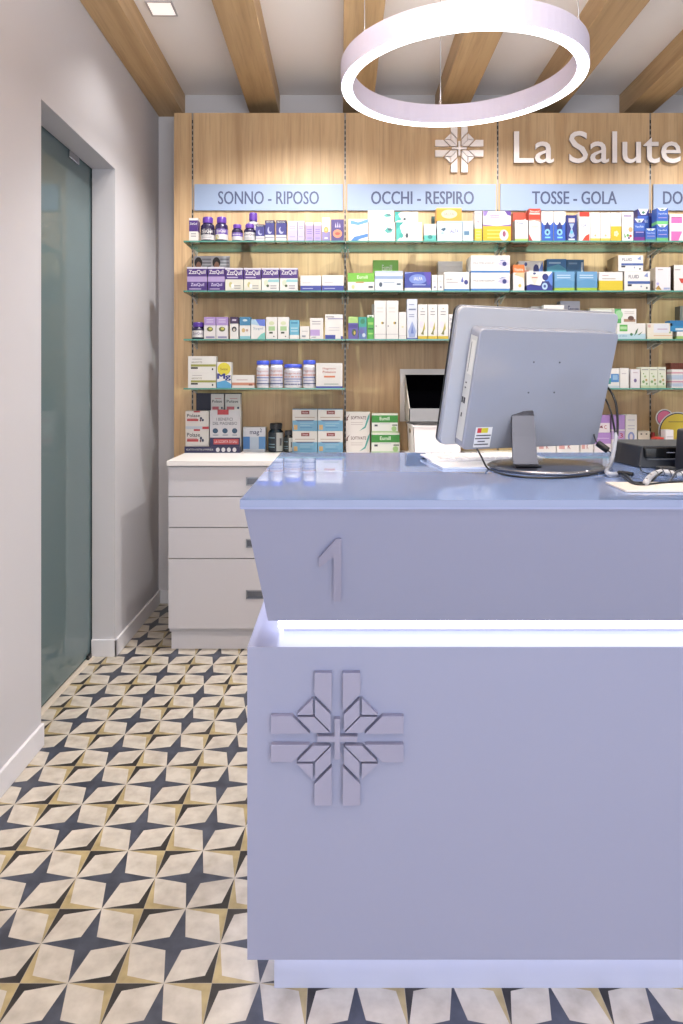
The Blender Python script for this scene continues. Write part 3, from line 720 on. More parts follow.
# ---- third shelf, bay 2
G(2, 1)
pack(348.2, 358, 316.7, [r(0,.72,1,1,'b4dc7c'), r(0,.5,1,.66,'4a3c9a'), o_(.6,.3,.24,.16,'3a5a3a'), o_(.65,.28,.1,.08,'e0c050')], 'small purple box with lime top', col='6a5cb4')
pack(358.4, 366.8, 317, [r(0,.55,1,1,'3fae9a'), o_(.5,.8,.28,.12,'2c8a5c'), o_(.4,.35,.3,.12,'6a68b0'), o_(.65,.18,.2,.09,'d6e0f0')], 'small teal and blue box', col='5a7cb8')
pack(367.2, 374, 315, [r(0,.9,1,1,'eef4e6'), r(.1,.6,.9,.7,'a4dc6c'), r(.1,.4,.9,.46,'2a6a3c'), r(.1,.2,.9,.26,'a4dc6c'), p_([(.2,.95),(.5,.84),(.8,.95)],'2f8a48')], 'small green box with bands', col='55b84a')
ye = [o_(.7,.42,.12,.035,'e0c040'), o_(.76,.42,.07,.025,'55555f'), r(0,.12,1,.135,'c8c0c8'), ln(.2,.75,[.8,.7],'cfc6c2',.015), o_(.15,.34,.05,.02,'6a6a7a')]
pack(374.3, 386, 300.6, ye, 'tall white box with a yellow dot, left of two')
pack(386.3, 398.4, 300.6, ye, 'tall white box with a yellow dot, right of two')
pack(372, 382, 304, [], 'plain white box behind the tall yellow dot boxes', d=3.46)
pack(398.8, 406.4, 312, [o_(.5,.45,.15,.03,'e6e0a0'), r(0,.12,1,.135,'c8c0c8')], 'shorter white box with a faint yellow dot')
pack(407, 417.4, 299, [p_([(.2,.05),(.1,.2),(.5,.45),(.9,.2),(.75,.05)],'a4b4e4'), p_([(.35,.14),(.5,.36),(.66,.14)],'6f84cc'), r(.15,.72,.85,.76,'8088a8'), ln(.2,.7,[.85,.6,.55],'8a90b4',.02), r(0,0,1,.03,'4a5ab0')], 'tall pale blue box with a water drop', col='e4e9f6')
lw = [r(0,0,1,.09,'e8c830'), p_([(.4,.12),(.75,.3),(.7,.5),(.55,.34)],'c9bc4a'), p_([(.3,.15),(.6,.12),(.6,.3)],'8a8a4a'), o_(.35,.42,.2,.1,'ece4f0'), ln(.25,.75,[.78,.7],'8a8790',.02), o_(.5,.88,.06,.02,'c8b090')]
for i, (a, b) in enumerate(((418, 427.6), (428, 437.5), (437.9, 448.4))):
    pack(a, b, 304.4, lw, 'white box with a golden leaf and yellow foot, %s of three' % ['left', 'middle', 'right'][i])
pack(448.8, 461, 314.2, [t('N IT',.1,.9,.72,.86,'6a6a8a'), t('NOIT',.1,.9,.54,.68,'6a6a8a'), r(.1,.3,.95,.42,'9a94d8')], 'white box with a violet strip half behind the monitor')
pack(531, 543.4, 306.4, [r(.2,.85,.8,.88,'d08a80')], 'white box peeking over the monitor, leftmost', d=3.45)
pack(543.6, 564, 305, [t('Benerva',.1,.75,.78,.9,'4a4650',.02), r(0,.62,1,.66,'5a78b0')], 'white box with dark lettering peeking over the monitor')
G(2, 2)
pack(560.2, 580, 301, [t('Ensure',.4,.94,.68,.88,'5a5488',.02), o_(.25,.6,.1,.16,'4a66b0'), r(.45,.55,.9,.59,'c87a80')], 'tallest pale lilac box peeking over the monitor', d=3.47, col='dcdcec')
pack(590, 614.5, 308.2, [r(.3,.7,.7,.76,'dcc89a'), r(0,.96,1,1,'dcd2b8')], 'cream white box behind the monitor top corner', d=3.42)
zt = pack(617.2, 645.6, 323.4, [r(0,0,1,.34,'bfe0ea'), r(.08,.5,.36,.92,'5fbf50'), r(.1,.62,.34,.8,'b8e4a8'), p_([(.6,.2),(.66,.55),(.74,.7),(.7,.4)],'4f7a48'), p_([(.7,.25),(.9,.5),(.8,.28)],'6a8a58'), o_(.5,.3,.05,.09,'4f8a5a'), t('al aloe',.07,.34,.17,.25,'6a84a8')], 'white and pale blue box with green label and leaves')
pack(614.6, 636.4, 308.8, [r(0,0,.3,1,'58b464'), o_(.2,.6,.18,.3,'a0d8a0'), r(.42,.1,.96,.3,'b08a70'), o_(.75,.35,.14,.16,'6a4a40'), ln(.45,.9,[.78,.66],'c8bcb8')], 'white box with green side and a food picture, stacked', z=zt)
pack(647.2, 672.6, 323.2, [r(.25,.4,.85,.95,'e9ecf6'), r(.25,.2,1,.24,'e8b080'), r(0,0,1,.12,'f2efc8'), r(.4,.6,.8,.66,'c8a8c0'), o_(.08,.82,.06,.1,'e8b8b0'), o_(.9,.42,.04,.06,'9ac080')], 'ivory box with pastel flowers', col='f6ecd8')
G(2, 3)
zt = pack(676.8, 700, 331.6, [r(0,0,1,.4,'a8d070')], 'white box with lime foot at the right edge of the third shelf')
pack(670, 697, 320.5, [r(0,0,1,.5,'2f8cc4'), r(.2,.1,.8,.3,'e0eef6')], 'bright blue box stacked at the right edge', z=zt, col='2a7cb8')
pack(680, 700, 306, [r(.1,0,.3,1,'a8a898'), r(.5,0,.6,1,'8a8a80')], 'grey striped carton at the back right edge of the third shelf', d=3.5, col='8f938c')
# ---- top shelf, bay 3
G(0, 2)
pack(515, 528, 220, [r(0,0,1,.12,'b8d468'), t('Turbo',.1,.7,.78,.9,'4a6aa0',.015), ln(.15,.6,[.6],'d0c8c8')], 'white box with a lime foot beside the red one', side='c9ccd8')
pack(513, 530, 212.5, [p_([(0,.4),(1,.8),(1,.9),(0,.55)],'f2d8d0')], 'red box leaning behind the white lime footed box', d=3.47, col='d8553e')
pack(528.8, 540.6, 208.6, [r(0,.66,1,1,'e2452e'), r(.05,.82,.95,.86,'f6dcd4'), t('Sinusol',.1,.9,.88,.95,'f6dcd4'), p_([(0,.66),(1,.66),(1,.58),(.5,.64),(0,.62)],'f0a090'), p_([(0,.22),(.35,0),(0,0)],'cc3a30'), ln(.2,.8,[.42],'e0b0a8')], 'tall white box with a red top')
hs = [p_([(0,0),(1,0),(1,.66),(.8,.55),(.2,.55),(0,.66)],'3060c8'), o_(.5,.46,.24,.13,'25347e'), o_(.5,.60,.10,.04,'25347e'), o_(.5,.3,.24,.11,'8ecbf2'), o_(.5,.3,.1,.05,'20307a'), r(.3,.1,.75,.15,'8ad8f0'), ln(.15,.85,[.9,.82],'c8b8b8',.02)]
pack(541.4, 553.4, 211.4, hs, 'white and blue box with a dark head silhouette, left of two on the top shelf')
pack(553.7, 565.6, 211.4, hs, 'white and blue box with a dark head silhouette, right of two on the top shelf')
pack(566.3, 577, 215.2, [r(.2,.72,.8,.88,'d8c4c4'), p_([(.25,.68),(.75,.68),(.55,.48),(.78,.2),(.5,.12),(.22,.2),(.45,.48)],'a8bce8'), o_(.5,.35,.14,.07,'5fb8f0'), r(.2,.04,.8,.1,'e0e4f0')], 'dark blue box with a pale hourglass shape', col='26307e')
pack(578.8, 590, 212, [r(.05,.84,.95,1,'e03a2a'), t('OKi',.2,.85,.48,.6,'8a90b8',.02), p_([(.3,.02),(.95,.02),(.95,.26),(.6,.18)],'e2452e')], 'white box with red top strip and red corner')
yf = [r(0,0,1,.1,'e8c84a'), ln(.25,.75,[.78,.7],'a8a0a0',.02), ln(.3,.7,[.4,.3],'d8ccc4',.03), o_(.5,.2,.12,.04,'d8c090')]
pack(590.4, 600.2, 212.5, yf, 'white box with a thin yellow foot, left of two')
pack(600.5, 610.6, 212.5, yf, 'white box with a thin yellow foot, right of two')
pack(610.9, 621.4, 212.5, [r(0,0,1,.52,'e8bc28'), [o_(.5+.14*math.cos(a), .26+.06*math.sin(a), .1, .045, 'f6ecb0') for a in (0,1.26,2.5,3.8,5.0)], ln(.2,.8,[.78,.7],'a8a0a0',.02)], 'white box with a yellow lower half and a pale flower')
pack(622.2, 633.4, 212, [r(.1,.84,.85,.89,'8a78a8'), o_(.75,.4,.2,.09,'f0a878'), p_([(.15,.3),(.2,.1),(.35,.14)],'3f9a48'), o_(.5,.2,.13,.05,'5aaa4a'), o_(.75,.18,.12,.05,'c04048'), o_(.6,.11,.1,.04,'6a4a8a')], 'white box with fruit and green leaves')
vk = [r(0,.45,1,.8,'3a62c0'), p_([(.05,1),(.95,1),(.7,.84),(.3,.84)],'f0f0f4'), o_(.5,.9,.14,.04,'3a7a5a'), t('VapoRub',.1,.9,.58,.7,'c8d4f4',.02), r(.15,.38,.9,.42,'b8a0d8')]
pack(634, 644.8, 218.8, vk + [r(0,0,1,.18,'7a2a8a')], 'dark blue box with white collar and purple foot, left of the blue group', col='2c3a94')
CUR['d'] = 3.46
pack(637.5, 649.2, 209, vk, 'dark blue box with white collar standing behind, left', col='2a3288')
CUR['d'] = 3.385
pack(645.4, 656, 228.6, vk + [r(0,0,1,.14,'4f9a7a')], 'shortest blue box with white collar, middle of the blue group', col='3c6cc0')
G(0, 3)
pack(648, 655, 213, [r(.2,.2,.8,.4,'3a3a90')], 'plain dark indigo box behind the shortest blue one', d=3.46, col='232874')
zt = pack(656.6, 668.2, 224.4, vk + [r(0,0,1,.2,'6ac070')], 'lower blue box with white collar and green foot', col='3460c0')
pack(656.6, 668.2, 208, vk + [r(0,0,1,.2,'7ad080')], 'upper blue box with white collar and green foot', z=zt, col='3460c0')
pack(669.6, 684.5, 214, [r(.1,.66,.85,.9,'f070b8'), r(.1,.86,.85,.9,'b06a98'), p_([(.1,.02),(.6,.02),(.85,.36),(.1,.36)],'f070b8'), ln(.15,.8,[.56,.48],'d8c0cc',.02)], 'white box with hot pink blocks', col='f8f0ee')
# ---- second shelf, bay 3
G(1, 2)
pack(513, 524.5, 264.8, [r(0,.7,1,1,'ee7a32'), t('Vitamina',.1,.9,.76,.88,'f8e0d0',.02), p_([(.1,.62),(.9,.5),(1,.3),(1,.7),(.3,.7)],'f6c89a'), o_(.6,.2,.14,.07,'e8c060')], 'white box with an orange top')
hd = [r(0,0,1,.28,'2a3494'), p_([(0,.28),(.15,.35),(.3,.2),(.5,.28)],'2a3494'), p_([(.55,.28),(1,1),(1,.28)],'5a84dc'), o_(.72,.72,.12,.18,'27307e'), p_([(.5,.2),(.6,.5),(.85,.5),(.98,.2)],'27307e'), o_(.7,.24,.11,.18,'b8d4f2'), o_(.7,.24,.05,.08,'3a4a94'), p_([(.1,.8),(.5,.8),(.3,.3)],'f6e0d0'), ln(.2,.42,[.66],'c87060',.05), o_(.3,.9,.06,.06,'3a4a8a')]
pack(526.6, 552.6, 271.6, hd, 'front white and navy box with a head silhouette, second shelf', dep=.05)
pack(518.4, 543, 261, hd, 'rear white and navy box with a head silhouette, second shelf', d=3.47)
bg = [r(0,0,1,.16,'a8cc3a'), ln(.12,.8,[.78,.66],'c4dcf0',.05), p_([(0,.5),(.5,.62),(1,.5),(1,.16),(0,.16)],'5c9cc8')]
pack(554.4, 574.6, 271.6, bg, 'blue box with a lime foot, left of two', col='6fa6d2')
pack(577, 597.4, 271.6, bg, 'blue box with a lime foot, right of two', col='6fa6d2')
pack(546.8, 566.6, 259, [p_([(0,.75),(.6,.85),(1,.7),(1,.5),(0,.55)],'58b0cc'), ln(.1,.7,[.86],'b0d0e8',.05)], 'rear blue box with a turquoise wave', d=3.47, col='3c7cb4')
pack(567, 584, 259.6, [r(.84,.5,.95,.92,'c8d0d8'), ln(.1,.6,[.86],'7aa0c0',.05)], 'rear steel blue box with a pale tab', d=3.47, col='3a6c98')
pack(599.2, 622.8, 272, [r(0,0,1,.54,'e9cc2e'), ln(.12,.7,[.62],'a89a90',.04), ln(.12,.4,[.8],'c8a0a8',.04)], 'white box with a yellow lower half on the second shelf')
fl = [t('FLUID',.16,.56,.64,.82,'4a5272',.025), r(.12,.36,1,.5,'4a66ac'), r(.12,.24,.28,.34,'2c3040'), t('+',.62,.68,.16,.3,'3a58a8',.03), r(.84,.1,.9,.2,'2c3040'), p_([(.75,.75),(.9,.95),(.92,.7)],'8a9cd0')]
zt = pack(624.4, 650.2, 271.4, fl, 'lower white box marked FLUID', dep=.12, side='efe9e2')
pack(618.2, 643.2, 255.2, fl, 'upper white box marked FLUID with a brown side', z=zt, dep=.14, side='b59a72')
G(1, 3)
pack(655.4, 670.6, 267.2, [p_([(.05,.04),(.4,.04),(.25,.2),(.05,.14)],'e8d040'), o_(.15,.3,.09,.06,'b8b0e8'), r(.55,.06,.95,.14,'a8b4dc'), ln(.15,.5,[.88],'b8a8a8'), p_([(.0,.1),(.2,.24),(.4,.04)],'b08a4a')], 'white box with yellow and lilac marks, deep side showing', dep=.11, side='d6c8b4', col='f4ecee')
pack(673.8, 692, 265, [p_([(.28,.48),(.6,.48),(.6,.3),(.4,.3)],'e0483a'), ln(.05,.35,[.8],'b8a8a8')], 'white box with a red shape at the right edge', side='4a3c30')
# ---- lowest shelf, bay 3 and 4
G(3, 2)
pack(607, 619.6, 368.4, [r(.3,.3,.95,.72,'4f8fd0'), r(.45,.42,.85,.66,'9ac4e8'), p_([(0,.9),(.3,1),(0,1)],'b8d468'), r(.05,.2,.3,.5,'3fa09a'), r(0,0,1,.12,'cfe0e6')], 'white box with a blue picture beside the monitor')
pack(620, 628.8, 368, [r(.2,.7,.7,.74,'c8c0c4')], 'plain white box beside the blue picture box')
pack(630.6, 640, 369.2, [o_(.5,.4,.16,.1,'7a6a9a'), ln(.25,.75,[.8],'c8a8b0')], 'white box with a small violet dot', col='f3edf0')
fw = [o_(.3,.3,.16,.07,'88b070'), o_(.65,.38,.14,.06,'c8a868'), o_(.5,.55,.14,.05,'a8c888'), o_(.3,.68,.08,.03,'88b070'), r(.1,.85,.9,.9,'a8a8a8'), o_(.7,.2,.12,.05,'7aa468'), r(0,0,1,.12,'c8e0b0')]
for i, (a, b) in enumerate(((641, 649.2), (649.4, 657.6), (657.8, 666))):
    pack(a, b, 367, fw, 'cream box with green flowers, %s of three' % ['left', 'middle', 'right'][i], col='eef0da')
G(3, 3)
pack(671.8, 692, 369.4, [r(0,.78,1,.85,'e89ab0'), r(0,.3,1,.38,'e0a0b8'), r(0,.45,1,.7,'c4d4ec'), r(0,.08,1,.25,'c4d4ec')], 'white box with pink and blue stripes at the right edge')
pack(670.5, 690, 363, [[r(k*.1,.8,k*.1+.05,1,'7a3420') for k in range(10)]], 'brown carton behind the striped box', d=3.45, col='9a4a30')
# ---- worktop, right part
CUR.update(z=WZ, d=3.5, g='packs on the white worktop, right part')
lk = [r(0,.5,1,1,'b78ad6'), t('KE',.35,.75,.16,.34,'c83a50',.03), r(0,.0,1,.06,'b78ad6')]
zt = pack(594, 611, 432.6, [r(0,.45,1,1,'b78ad6'), r(.1,.7,.9,.74,'d8bcec')], 'lower lilac and white box behind the black cables', col='f3e6ec')
pack(597, 610, 415.2, [r(0,.55,1,1,'b78ad6'), p_([(.15,.3),(.4,.42),(.45,.24)],'8a3a50'), t('C',.55,.75,.2,.42,'c83a50',.03)], 'upper lilac and white box, stacked', z=zt, col='f3e6ec')
pack(611.6, 625, 415, [r(0,.62,1,1,'bb92da'), r(0,.36,1,.58,'c8a8e0'), t('3',.6,.85,.4,.52,'c83a50'), t('3',.6,.85,.14,.26,'c83a50')], 'tall lilac topped white box beside the person picture box', col='f3e8ec')
pack(625.4, 637, 414.6, [o_(.5,.42,.3,.13,'8a9ad8'), o_(.5,.42,.14,.08,'e8d8dc'), p_([(.1,.08),(.5,.3),(.9,.08)],'6a70c8'), ln(.2,.8,[.85,.7,.62],'b8b8d0',.02)], 'tall white box with a round blue picture')
pack(638, 649.8, 431.2, [o_(.3,.25,.1,.1,'c84a50'), o_(.7,.25,.1,.1,'c84a50'), r(.2,.84,.35,.9,'4a4a50'), r(.65,.84,.8,.9,'4a4a50')], 'cream box with two red dots', col='f2e8d4')
pack(652.4, 655, 432.4, [], 'thin red carton beside the cream box', col='c03038', dep=.02)
rw = [r(.1,.4,.35,.9,'e0a0a0'), t('K',.48,.62,.4,.85,'a83a4a',.03)]
for a, b, n in ((537, 556, 'left'), (556.6, 579.6, 'middle'), (580.4, 593.4, 'right')):
    pack(a, b, 443, rw, 'low white box with red letter below the monitor, %s of three' % n, col='f4ecec', dep=.08)
pack(665.6, 673.6, 430, [r(.1,.7,.9,.74,'c0b8c0'), r(0,0,1,.4,'e6c8dc')], 'small white and pink box in front of the yellow disc', col='f4f0f2', d=3.42)
pack(656.4, 664, 437.4, [o_(.5,.5,.3,.3,'f08050')], 'little red orange box at the foot of the yellow disc', col='d83a2c', d=3.42)
# yellow round display
dsp = tag(empty('round_display', (wx(678, 3.5), 3.5, WZ)), 'yellow round cardboard display with a pink ear at the right edge', 'display stand')
def disc(q, cx, cz, rr, y0, y1, m): q.prism([(cx + rr*math.cos(2*math.pi*k/40), cz + rr*math.sin(2*math.pi*k/40)) for k in range(40)], y0, y1, m)
zc = wz(431.5, 3.5) - WZ; s1 = 3.5/F
q = MB(); disc(q, 0, max(zc, .102), 19.6*s1, 0, .003, ink('f0ece8', PR)); disc(q, 0, max(zc, .102), 18.6*s1, -.0006, 0, ink('2c3050', PR)); disc(q, 0, max(zc, .102), 17.6*s1, -.0012, -.0006, ink('ecd03c', PR))
q.box(-.05, .05, -.0016, -.0012, zc+.048, zc+.052, ink('8a7a40', PR)); q.build('main_disc', dsp)
q = MB(); disc(q, -13*s1, zc + 13.5*s1, 9*s1, .004, .006, ink('f0ece8', PR)); disc(q, -13*s1, zc + 13.5*s1, 7.8*s1, .003, .004, ink('2c3050', PR)); disc(q, -13*s1, zc + 13.5*s1, 7.2*s1, .0024, .003, ink('e8709a', PR)); q.build('ear_disc', dsp)
q = MB(); q.box(-.03, .03, .003, .06, 0, .004, ink('f0ece8', PR)); q.build('foot', dsp)

# ------------------------------------------------------------------ dispenser hatch and white bin
FR = mat('d9d5d2', .4)
hx = wx(400.3, 3.6); hz0, hz1 = wz(421.5, 3.6), wz(369, 3.6); hw = .46
ht = tag(empty('dispenser_hatch', (hx + hw/2, YW - .002, hz0)), 'white framed chute on the oak wall with black opening and grey catch tray', 'dispenser hatch')
W2 = hw/2; H = hz1 - hz0
q = MB(); fr = .024
q.box(-W2, -W2+fr, -.02, 0, 0, H, FR); q.box(W2-fr, W2, -.02, 0, 0, H, FR); q.box(-W2+fr, W2-fr, -.02, 0, H-.03, H, FR); q.box(-W2+fr, W2-fr, -.02, 0, 0, .01, FR)
q.build('frame', ht)
q = MB(); q.box(-W2+fr, W2-fr, -.003, 0, .01, H-.03, mat('020203', .9, spec=0)); q.build('opening', ht)
q = MB(); a, b = -W2+fr, W2-fr; GT = mat('9a9a9c', .35)
yl = -.26; zt1 = wz(408.5, 3.37) - hz0; zt0 = wz(421.5, 3.37) - hz0
q.box(a, b, yl, yl + .004, zt0, zt1, GT)
q.solid([(a, -.02, .002), (a, yl, zt0), (a, yl, zt1), (a, -.02, H-.032)], [(a+.004, -.02, .002), (a+.004, yl, zt0), (a+.004, yl, zt1), (a+.004, -.02, H-.032)], mat('b4aea6', .4))
q.solid([(b-.004, -.02, .002), (b-.004, yl, zt0), (b-.004, yl, zt1), (b-.004, -.02, H-.032)], [(b, -.02, .002), (b, yl, zt0), (b, yl, zt1), (b, -.02, H-.032)], mat('b4aea6', .4))
q.box(a, b, yl, -.02, zt0 - .004, zt0, mat('2a2a2c', .8))
q.add([(a+.004,-.02,H-.031),(b-.004,-.02,H-.031),(b-.004,yl+.005,zt1-.004),(a+.004,yl+.005,zt1-.004)], [(0,1,2,3)], mat('020203', .9, spec=0))
q.build('catch_tray', ht)
bn = tag(empty('storage_bin', (wx(413, 3.3) + .12, 3.3, WZ)), 'white plastic bin standing on the worktop under the chute', 'bin')
BNM = mat('ebe6e6', .4)
q = MB(); h = wz(425.6, 3.3) - WZ; bw = .12; bd = .30
def shell(z0, z1, t0, t1, m):
    for sx in (-1, 1):
        q.solid([(sx*(bw-t0), 0, z0), (sx*(bw-t0-.003), 0, z0), (sx*(bw-t0-.003), bd, z0), (sx*(bw-t0), bd, z0)], [(sx*(bw-t1), 0, z1), (sx*(bw-t1-.003), 0, z1), (sx*(bw-t1-.003), bd, z1), (sx*(bw-t1), bd, z1)], m)
    for y in (0, bd-.003):
        q.solid([(-bw+t0, y, z0), (bw-t0, y, z0), (bw-t0, y+.003, z0), (-bw+t0, y+.003, z0)], [(-bw+t1, y, z1), (bw-t1, y, z1), (bw-t1, y+.003, z1), (-bw+t1, y+.003, z1)], m)
shell(0, h, .008, 0, BNM); q.box(-bw+.008, bw-.008, 0, bd, 0, .003, BNM); clean(q.build('bin_body', bn))
q = MB()
q.box(-bw-.004, bw+.004, -.004, 0, h-.006, h, BNM); q.box(-bw-.004, bw+.004, bd, bd+.004, h-.006, h, BNM); q.box(-bw-.004, -bw, 0, bd, h-.006, h, BNM); q.box(bw, bw+.004, 0, bd, h-.006, h, BNM)
q.build('rim', bn)
q = MB(); q.prism([(.035*math.cos(k*math.pi/8)+bd/2, .012*math.sin(k*math.pi/8)+h-.035) for k in range(16)], -bw+.0005, -bw+.002, mat('8a7a68', .6), lambda p: (p[1]-.0015, p[0], p[2])); q.build('handle_slot', bn)

# ------------------------------------------------------------------ all-in-one monitor
MO = empty('computer_monitor', (.4675, 1.66, 1.05))
tag(MO, 'white all-in-one computer seen from behind on a metal stand, on the counter', 'computer')
ya, ti = .37078, .2746
rv = Vector((math.cos(ya), math.sin(ya), 0)); nv = Vector((math.sin(ya), -math.cos(ya), 0))
uv_ = Vector((0,0,1))*math.cos(ti) + nv*math.sin(ti); nb = -(Vector((0,0,1))*math.sin(ti)) + nv*math.cos(ti)
# local frame: x right, y towards the screen side (away from the camera), z up along the panel
MM = Matrix((rv, -nb, uv_)).transposed().to_4x4(); MM.translation = Vector((0, 0, 1.2625 - 1.05))
PAN = mat('b2b4bc', .14, name='glossy_white_back', coat=.4); PAN2 = mat('999ca8', .12, name='glossy_grey_back', coat=.4); PANE = mat('8a8c94', .3)
def rrect(w, h, rr, cx=0, cz=0, n=6):
    pts = []
    for (sx, sz, a0) in ((1,1,0),(-1,1,90),(-1,-1,180),(1,-1,270)):
        for k in range(n+1):
            a = R(a0 + 90*k/n); pts.append((cx + sx*(w/2-rr) + rr*math.cos(a), cz + sz*(h/2-rr) + rr*math.sin(a)))
    return pts
def placed(q, name, m=MO, bevel=0):
    o = q.build(name, m, bevel=bevel); o.matrix_local = MM; return o
W, H = .4657, .3381
q = MB(); n_ = rrect(W, H, .018)
q.prism(n_, .012, .016, PANE); q.prism(rrect(W-.004, H-.004, .016), .0, .012, PAN); clean(placed(q, 'back_shell', bevel=.002))
q = MB(); q.prism(rrect(W-.002, H-.002, .017), .016, .024, mat('1a1b20', .3)); q.prism(rrect(W-.04, H-.05, .002, 0, .01), .024, .0244, mat('08090c', .05)); clean(placed(q, 'screen'))
# raised rear body
iw0, iw1, iz0, iz1 = -W/2 + .040, W/2 - .028, -H/2 + .003, H/2 - .044
icx, icz = (iw0+iw1)/2, (iz0+iz1)/2
q = MB(); q.prism(rrect(iw1-iw0, iz1-iz0, .012, icx, icz), -.040, .0, PAN2); rb = clean(placed(q, 'rear_housing', bevel=.003))
q = MB(); xl = iw0 - .0006; PT = mat('2a2a2e', .5)
q.box(iw0-.0012, iw0-.0006, -.034, -.006, iz0+.02, iz1-.02, mat('c9cac6', .3))
for (za, zb, m_) in ((.060, .1, None),):
    pass
q.box(iw0-.0018, iw0-.0012, -.031, -.012, icz+.035, iz1-.03, mat('dcdcd6', .3))
q.box(iw0-.0024, iw0-.0018, -.016, -.015, icz+.04, iz1-.035, PT)
q.box(iw0-.0018, iw0-.0012, -.018, -.013, icz+.012, icz+.015, PT); q.box(iw0-.0018, iw0-.0012, -.018, -.013, icz+.000, icz+.003, PT)
q.box(iw0-.0018, iw0-.0012, -.022, -.016, icz-.036, icz-.022, PT); q.box(iw0-.0018, iw0-.0012, -.013, -.008, icz-.036, icz-.022, PT)
q.box(iw0-.0018, iw0-.0012, -.017, -.013, icz-.070, icz-.060, PT)
placed(q, 'port_panel')
q = MB()
for (a, b) in ((-.04, .07), (.035, .07), (-.04, -.005), (.035, -.005)):
    q = MB(); q.lathe([(.0022, -.0408), (.0022, -.0398)], (icx + a, 0, icz + b), mat('4a4c55', .4), 10, axis='y'); placed(q, 'mount_screw')
q = MB(); sx0, sz0 = iw0 + .028, iz0 + .006
q.box(sx0, sx0 + .046, -.0405, -.0402, sz0, sz0 + .05, mat('e6e6ea', .5))
q.box(sx0 + .005, sx0 + .016, -.0408, -.0405, sz0 + .036, sz0 + .048, mat('c8404a', .5)); q.box(sx0 + .016, sx0 + .034, -.0408, -.0405, sz0 + .036, sz0 + .048, mat('d8cc3a', .5))
for k, (u0, u1) in enumerate(((.004,.044),(.002,.042),(.01,.03),(.002,.04))):
    q.box(sx0+u0, sx0+u1, -.0408, -.0405, sz0 + .028 - k*.0075, sz0 + .031 - k*.0075, mat('5a5a66', .5))
placed(q, 'sticker')
# stand: bent metal foot and round base
bx, by = .4796 - .4675, 1.59 - 1.66
q = MB(); q.lathe([(.131, 0), (.135, .003), (.135, .006), (.126, .010), (.02, .012), (0.0, .012)], (bx, by, 0), mat('8e9098', .22, 1), 64); q.build('stand_base', MO)
q = MB(); th = .006; MX, MY = .4675, 1.66
prof = [(1.515, 1.0635), (1.540, 1.0655), (1.551, 1.080), (1.585, 1.125), (1.618, 1.172), (1.628, 1.182), (1.650, 1.187)]
edge = [(.392, .449)] * 2 + [(.393, .449), (.400, .455), (.4078, .4612), (.409, .462), (.409, .462)]
for i in range(len(prof) - 1):
    (ya_, za_), (yb_, zb_) = prof[i], prof[i+1]; (a0, a1), (b0, b1) = edge[i], edge[i+1]
    k = lambda x, y, z: (x - MX, y - MY, z - 1.05)
    q.solid([k(a0, ya_, za_), k(a1, ya_, za_), k(a1, ya_+th, za_-.003), k(a0, ya_+th, za_-.003)], [k(b0, yb_, zb_), k(b1, yb_, zb_), k(b1, yb_+th, zb_-.003), k(b0, yb_+th, zb_-.003)], mat('4a4c55', .36, 1))
q.build('stand_neck', MO)

# ------------------------------------------------------------------ counter clutter
CT = 1.0502
def cable(name, pts, rad, m, label, group='cables on the counter', seg=8):
    q = MB(); c = Vector(pts[0]); q.tube([Vector(p) - c for p in pts], rad, m, seg)
    return tag(q.build(name, loc=c), label, 'cable', group)
def cp(px, py, d): return (wx(px, d), d, wz(py, d))
def onc(px, py, rad=.002):     # point lying on the countertop under that sight line
    d = (EYE - CT - rad) / ((py - HY) / F); return (wx(px, d), d, CT + rad)
cable('monitor_cable', [cp(603, 384, 1.735), cp(610, 390, 1.72), cp(615.5, 402, 1.70), cp(617.5, 418, 1.69), cp(617.3, 436, 1.68)], .003, BLACK, 'outer black cable curving from the right side of the monitor')
cable('monitor_cable', [cp(600, 396, 1.745), cp(606, 400, 1.73), cp(611, 412, 1.71), cp(613.5, 424, 1.70), cp(615.8, 436, 1.69)], .0025, BLACK, 'inner black cable curving from the right side of the monitor')
q = MB(); c0_ = Vector(cp(616.5, 433, 1.685)); pp = [cp(616.5, 433, 1.685), cp(614, 450, 1.66), cp(611, 463, 1.61), onc(607, 471.5, .008), onc(612, 474.5, .0056), onc(622, 473, .005)]
C = q.tube([Vector(p) - c0_ for p in pp], .0048, mat('a9adb8', .15), 10)
# spiral ridge
hel = []
for i, c in enumerate(C[:-1]):
    for k in range(6):
        tt = k/6; pnt = c.lerp(C[i+1], tt); a = (i + tt) * 2.2
        hel.append(pnt + Vector((math.cos(a)*.0052, math.sin(a)*.003, math.sin(a)*.0052)))
q.tube(hel, .0008, mat('9aa2b4', .2), 5, 1)
tag(q.build('spiral_wrap', loc=c0_), 'clear spiral wrap hanging from the monitor cables down to the counter', 'cable', 'cables on the counter')
cable('thin_cable', [cp(595, 425, 1.74), cp(593.8, 433, 1.73), cp(595.5, 440, 1.72), cp(598, 443.5, 1.715)], .0016, BLACK, 'short black cable entering the ferrite bead')
q = MB(); a = Vector(cp(597.5, 443, 1.715)); b = Vector(cp(608, 450.5, 1.70)); dvec = (b - a)
q.tube([(0,0,0), tuple(dvec*.08), tuple(dvec*.92), tuple(dvec)], .0085, BLACK, 14, 1)
o = q.build('ferrite_bead', loc=a); tag(o, 'black ferrite bead on the thin cable right of the monitor', 'ferrite bead')
cable('thin_cable', [cp(608, 450.6, 1.70), cp(611, 453, 1.69), cp(612.5, 457, 1.68), cp(609, 466, 1.64)], .0016, BLACK, 'short black cable leaving the ferrite bead')
cable('power_cable', [cp(477, 449, 1.56), cp(481, 456, 1.53), onc(488, 468.5), onc(502, 474), onc(525, 477.2), onc(560, 477.6), onc(590, 475), onc(604, 470.5)], .0022, BLACK, 'black cable sweeping round the front of the monitor base')
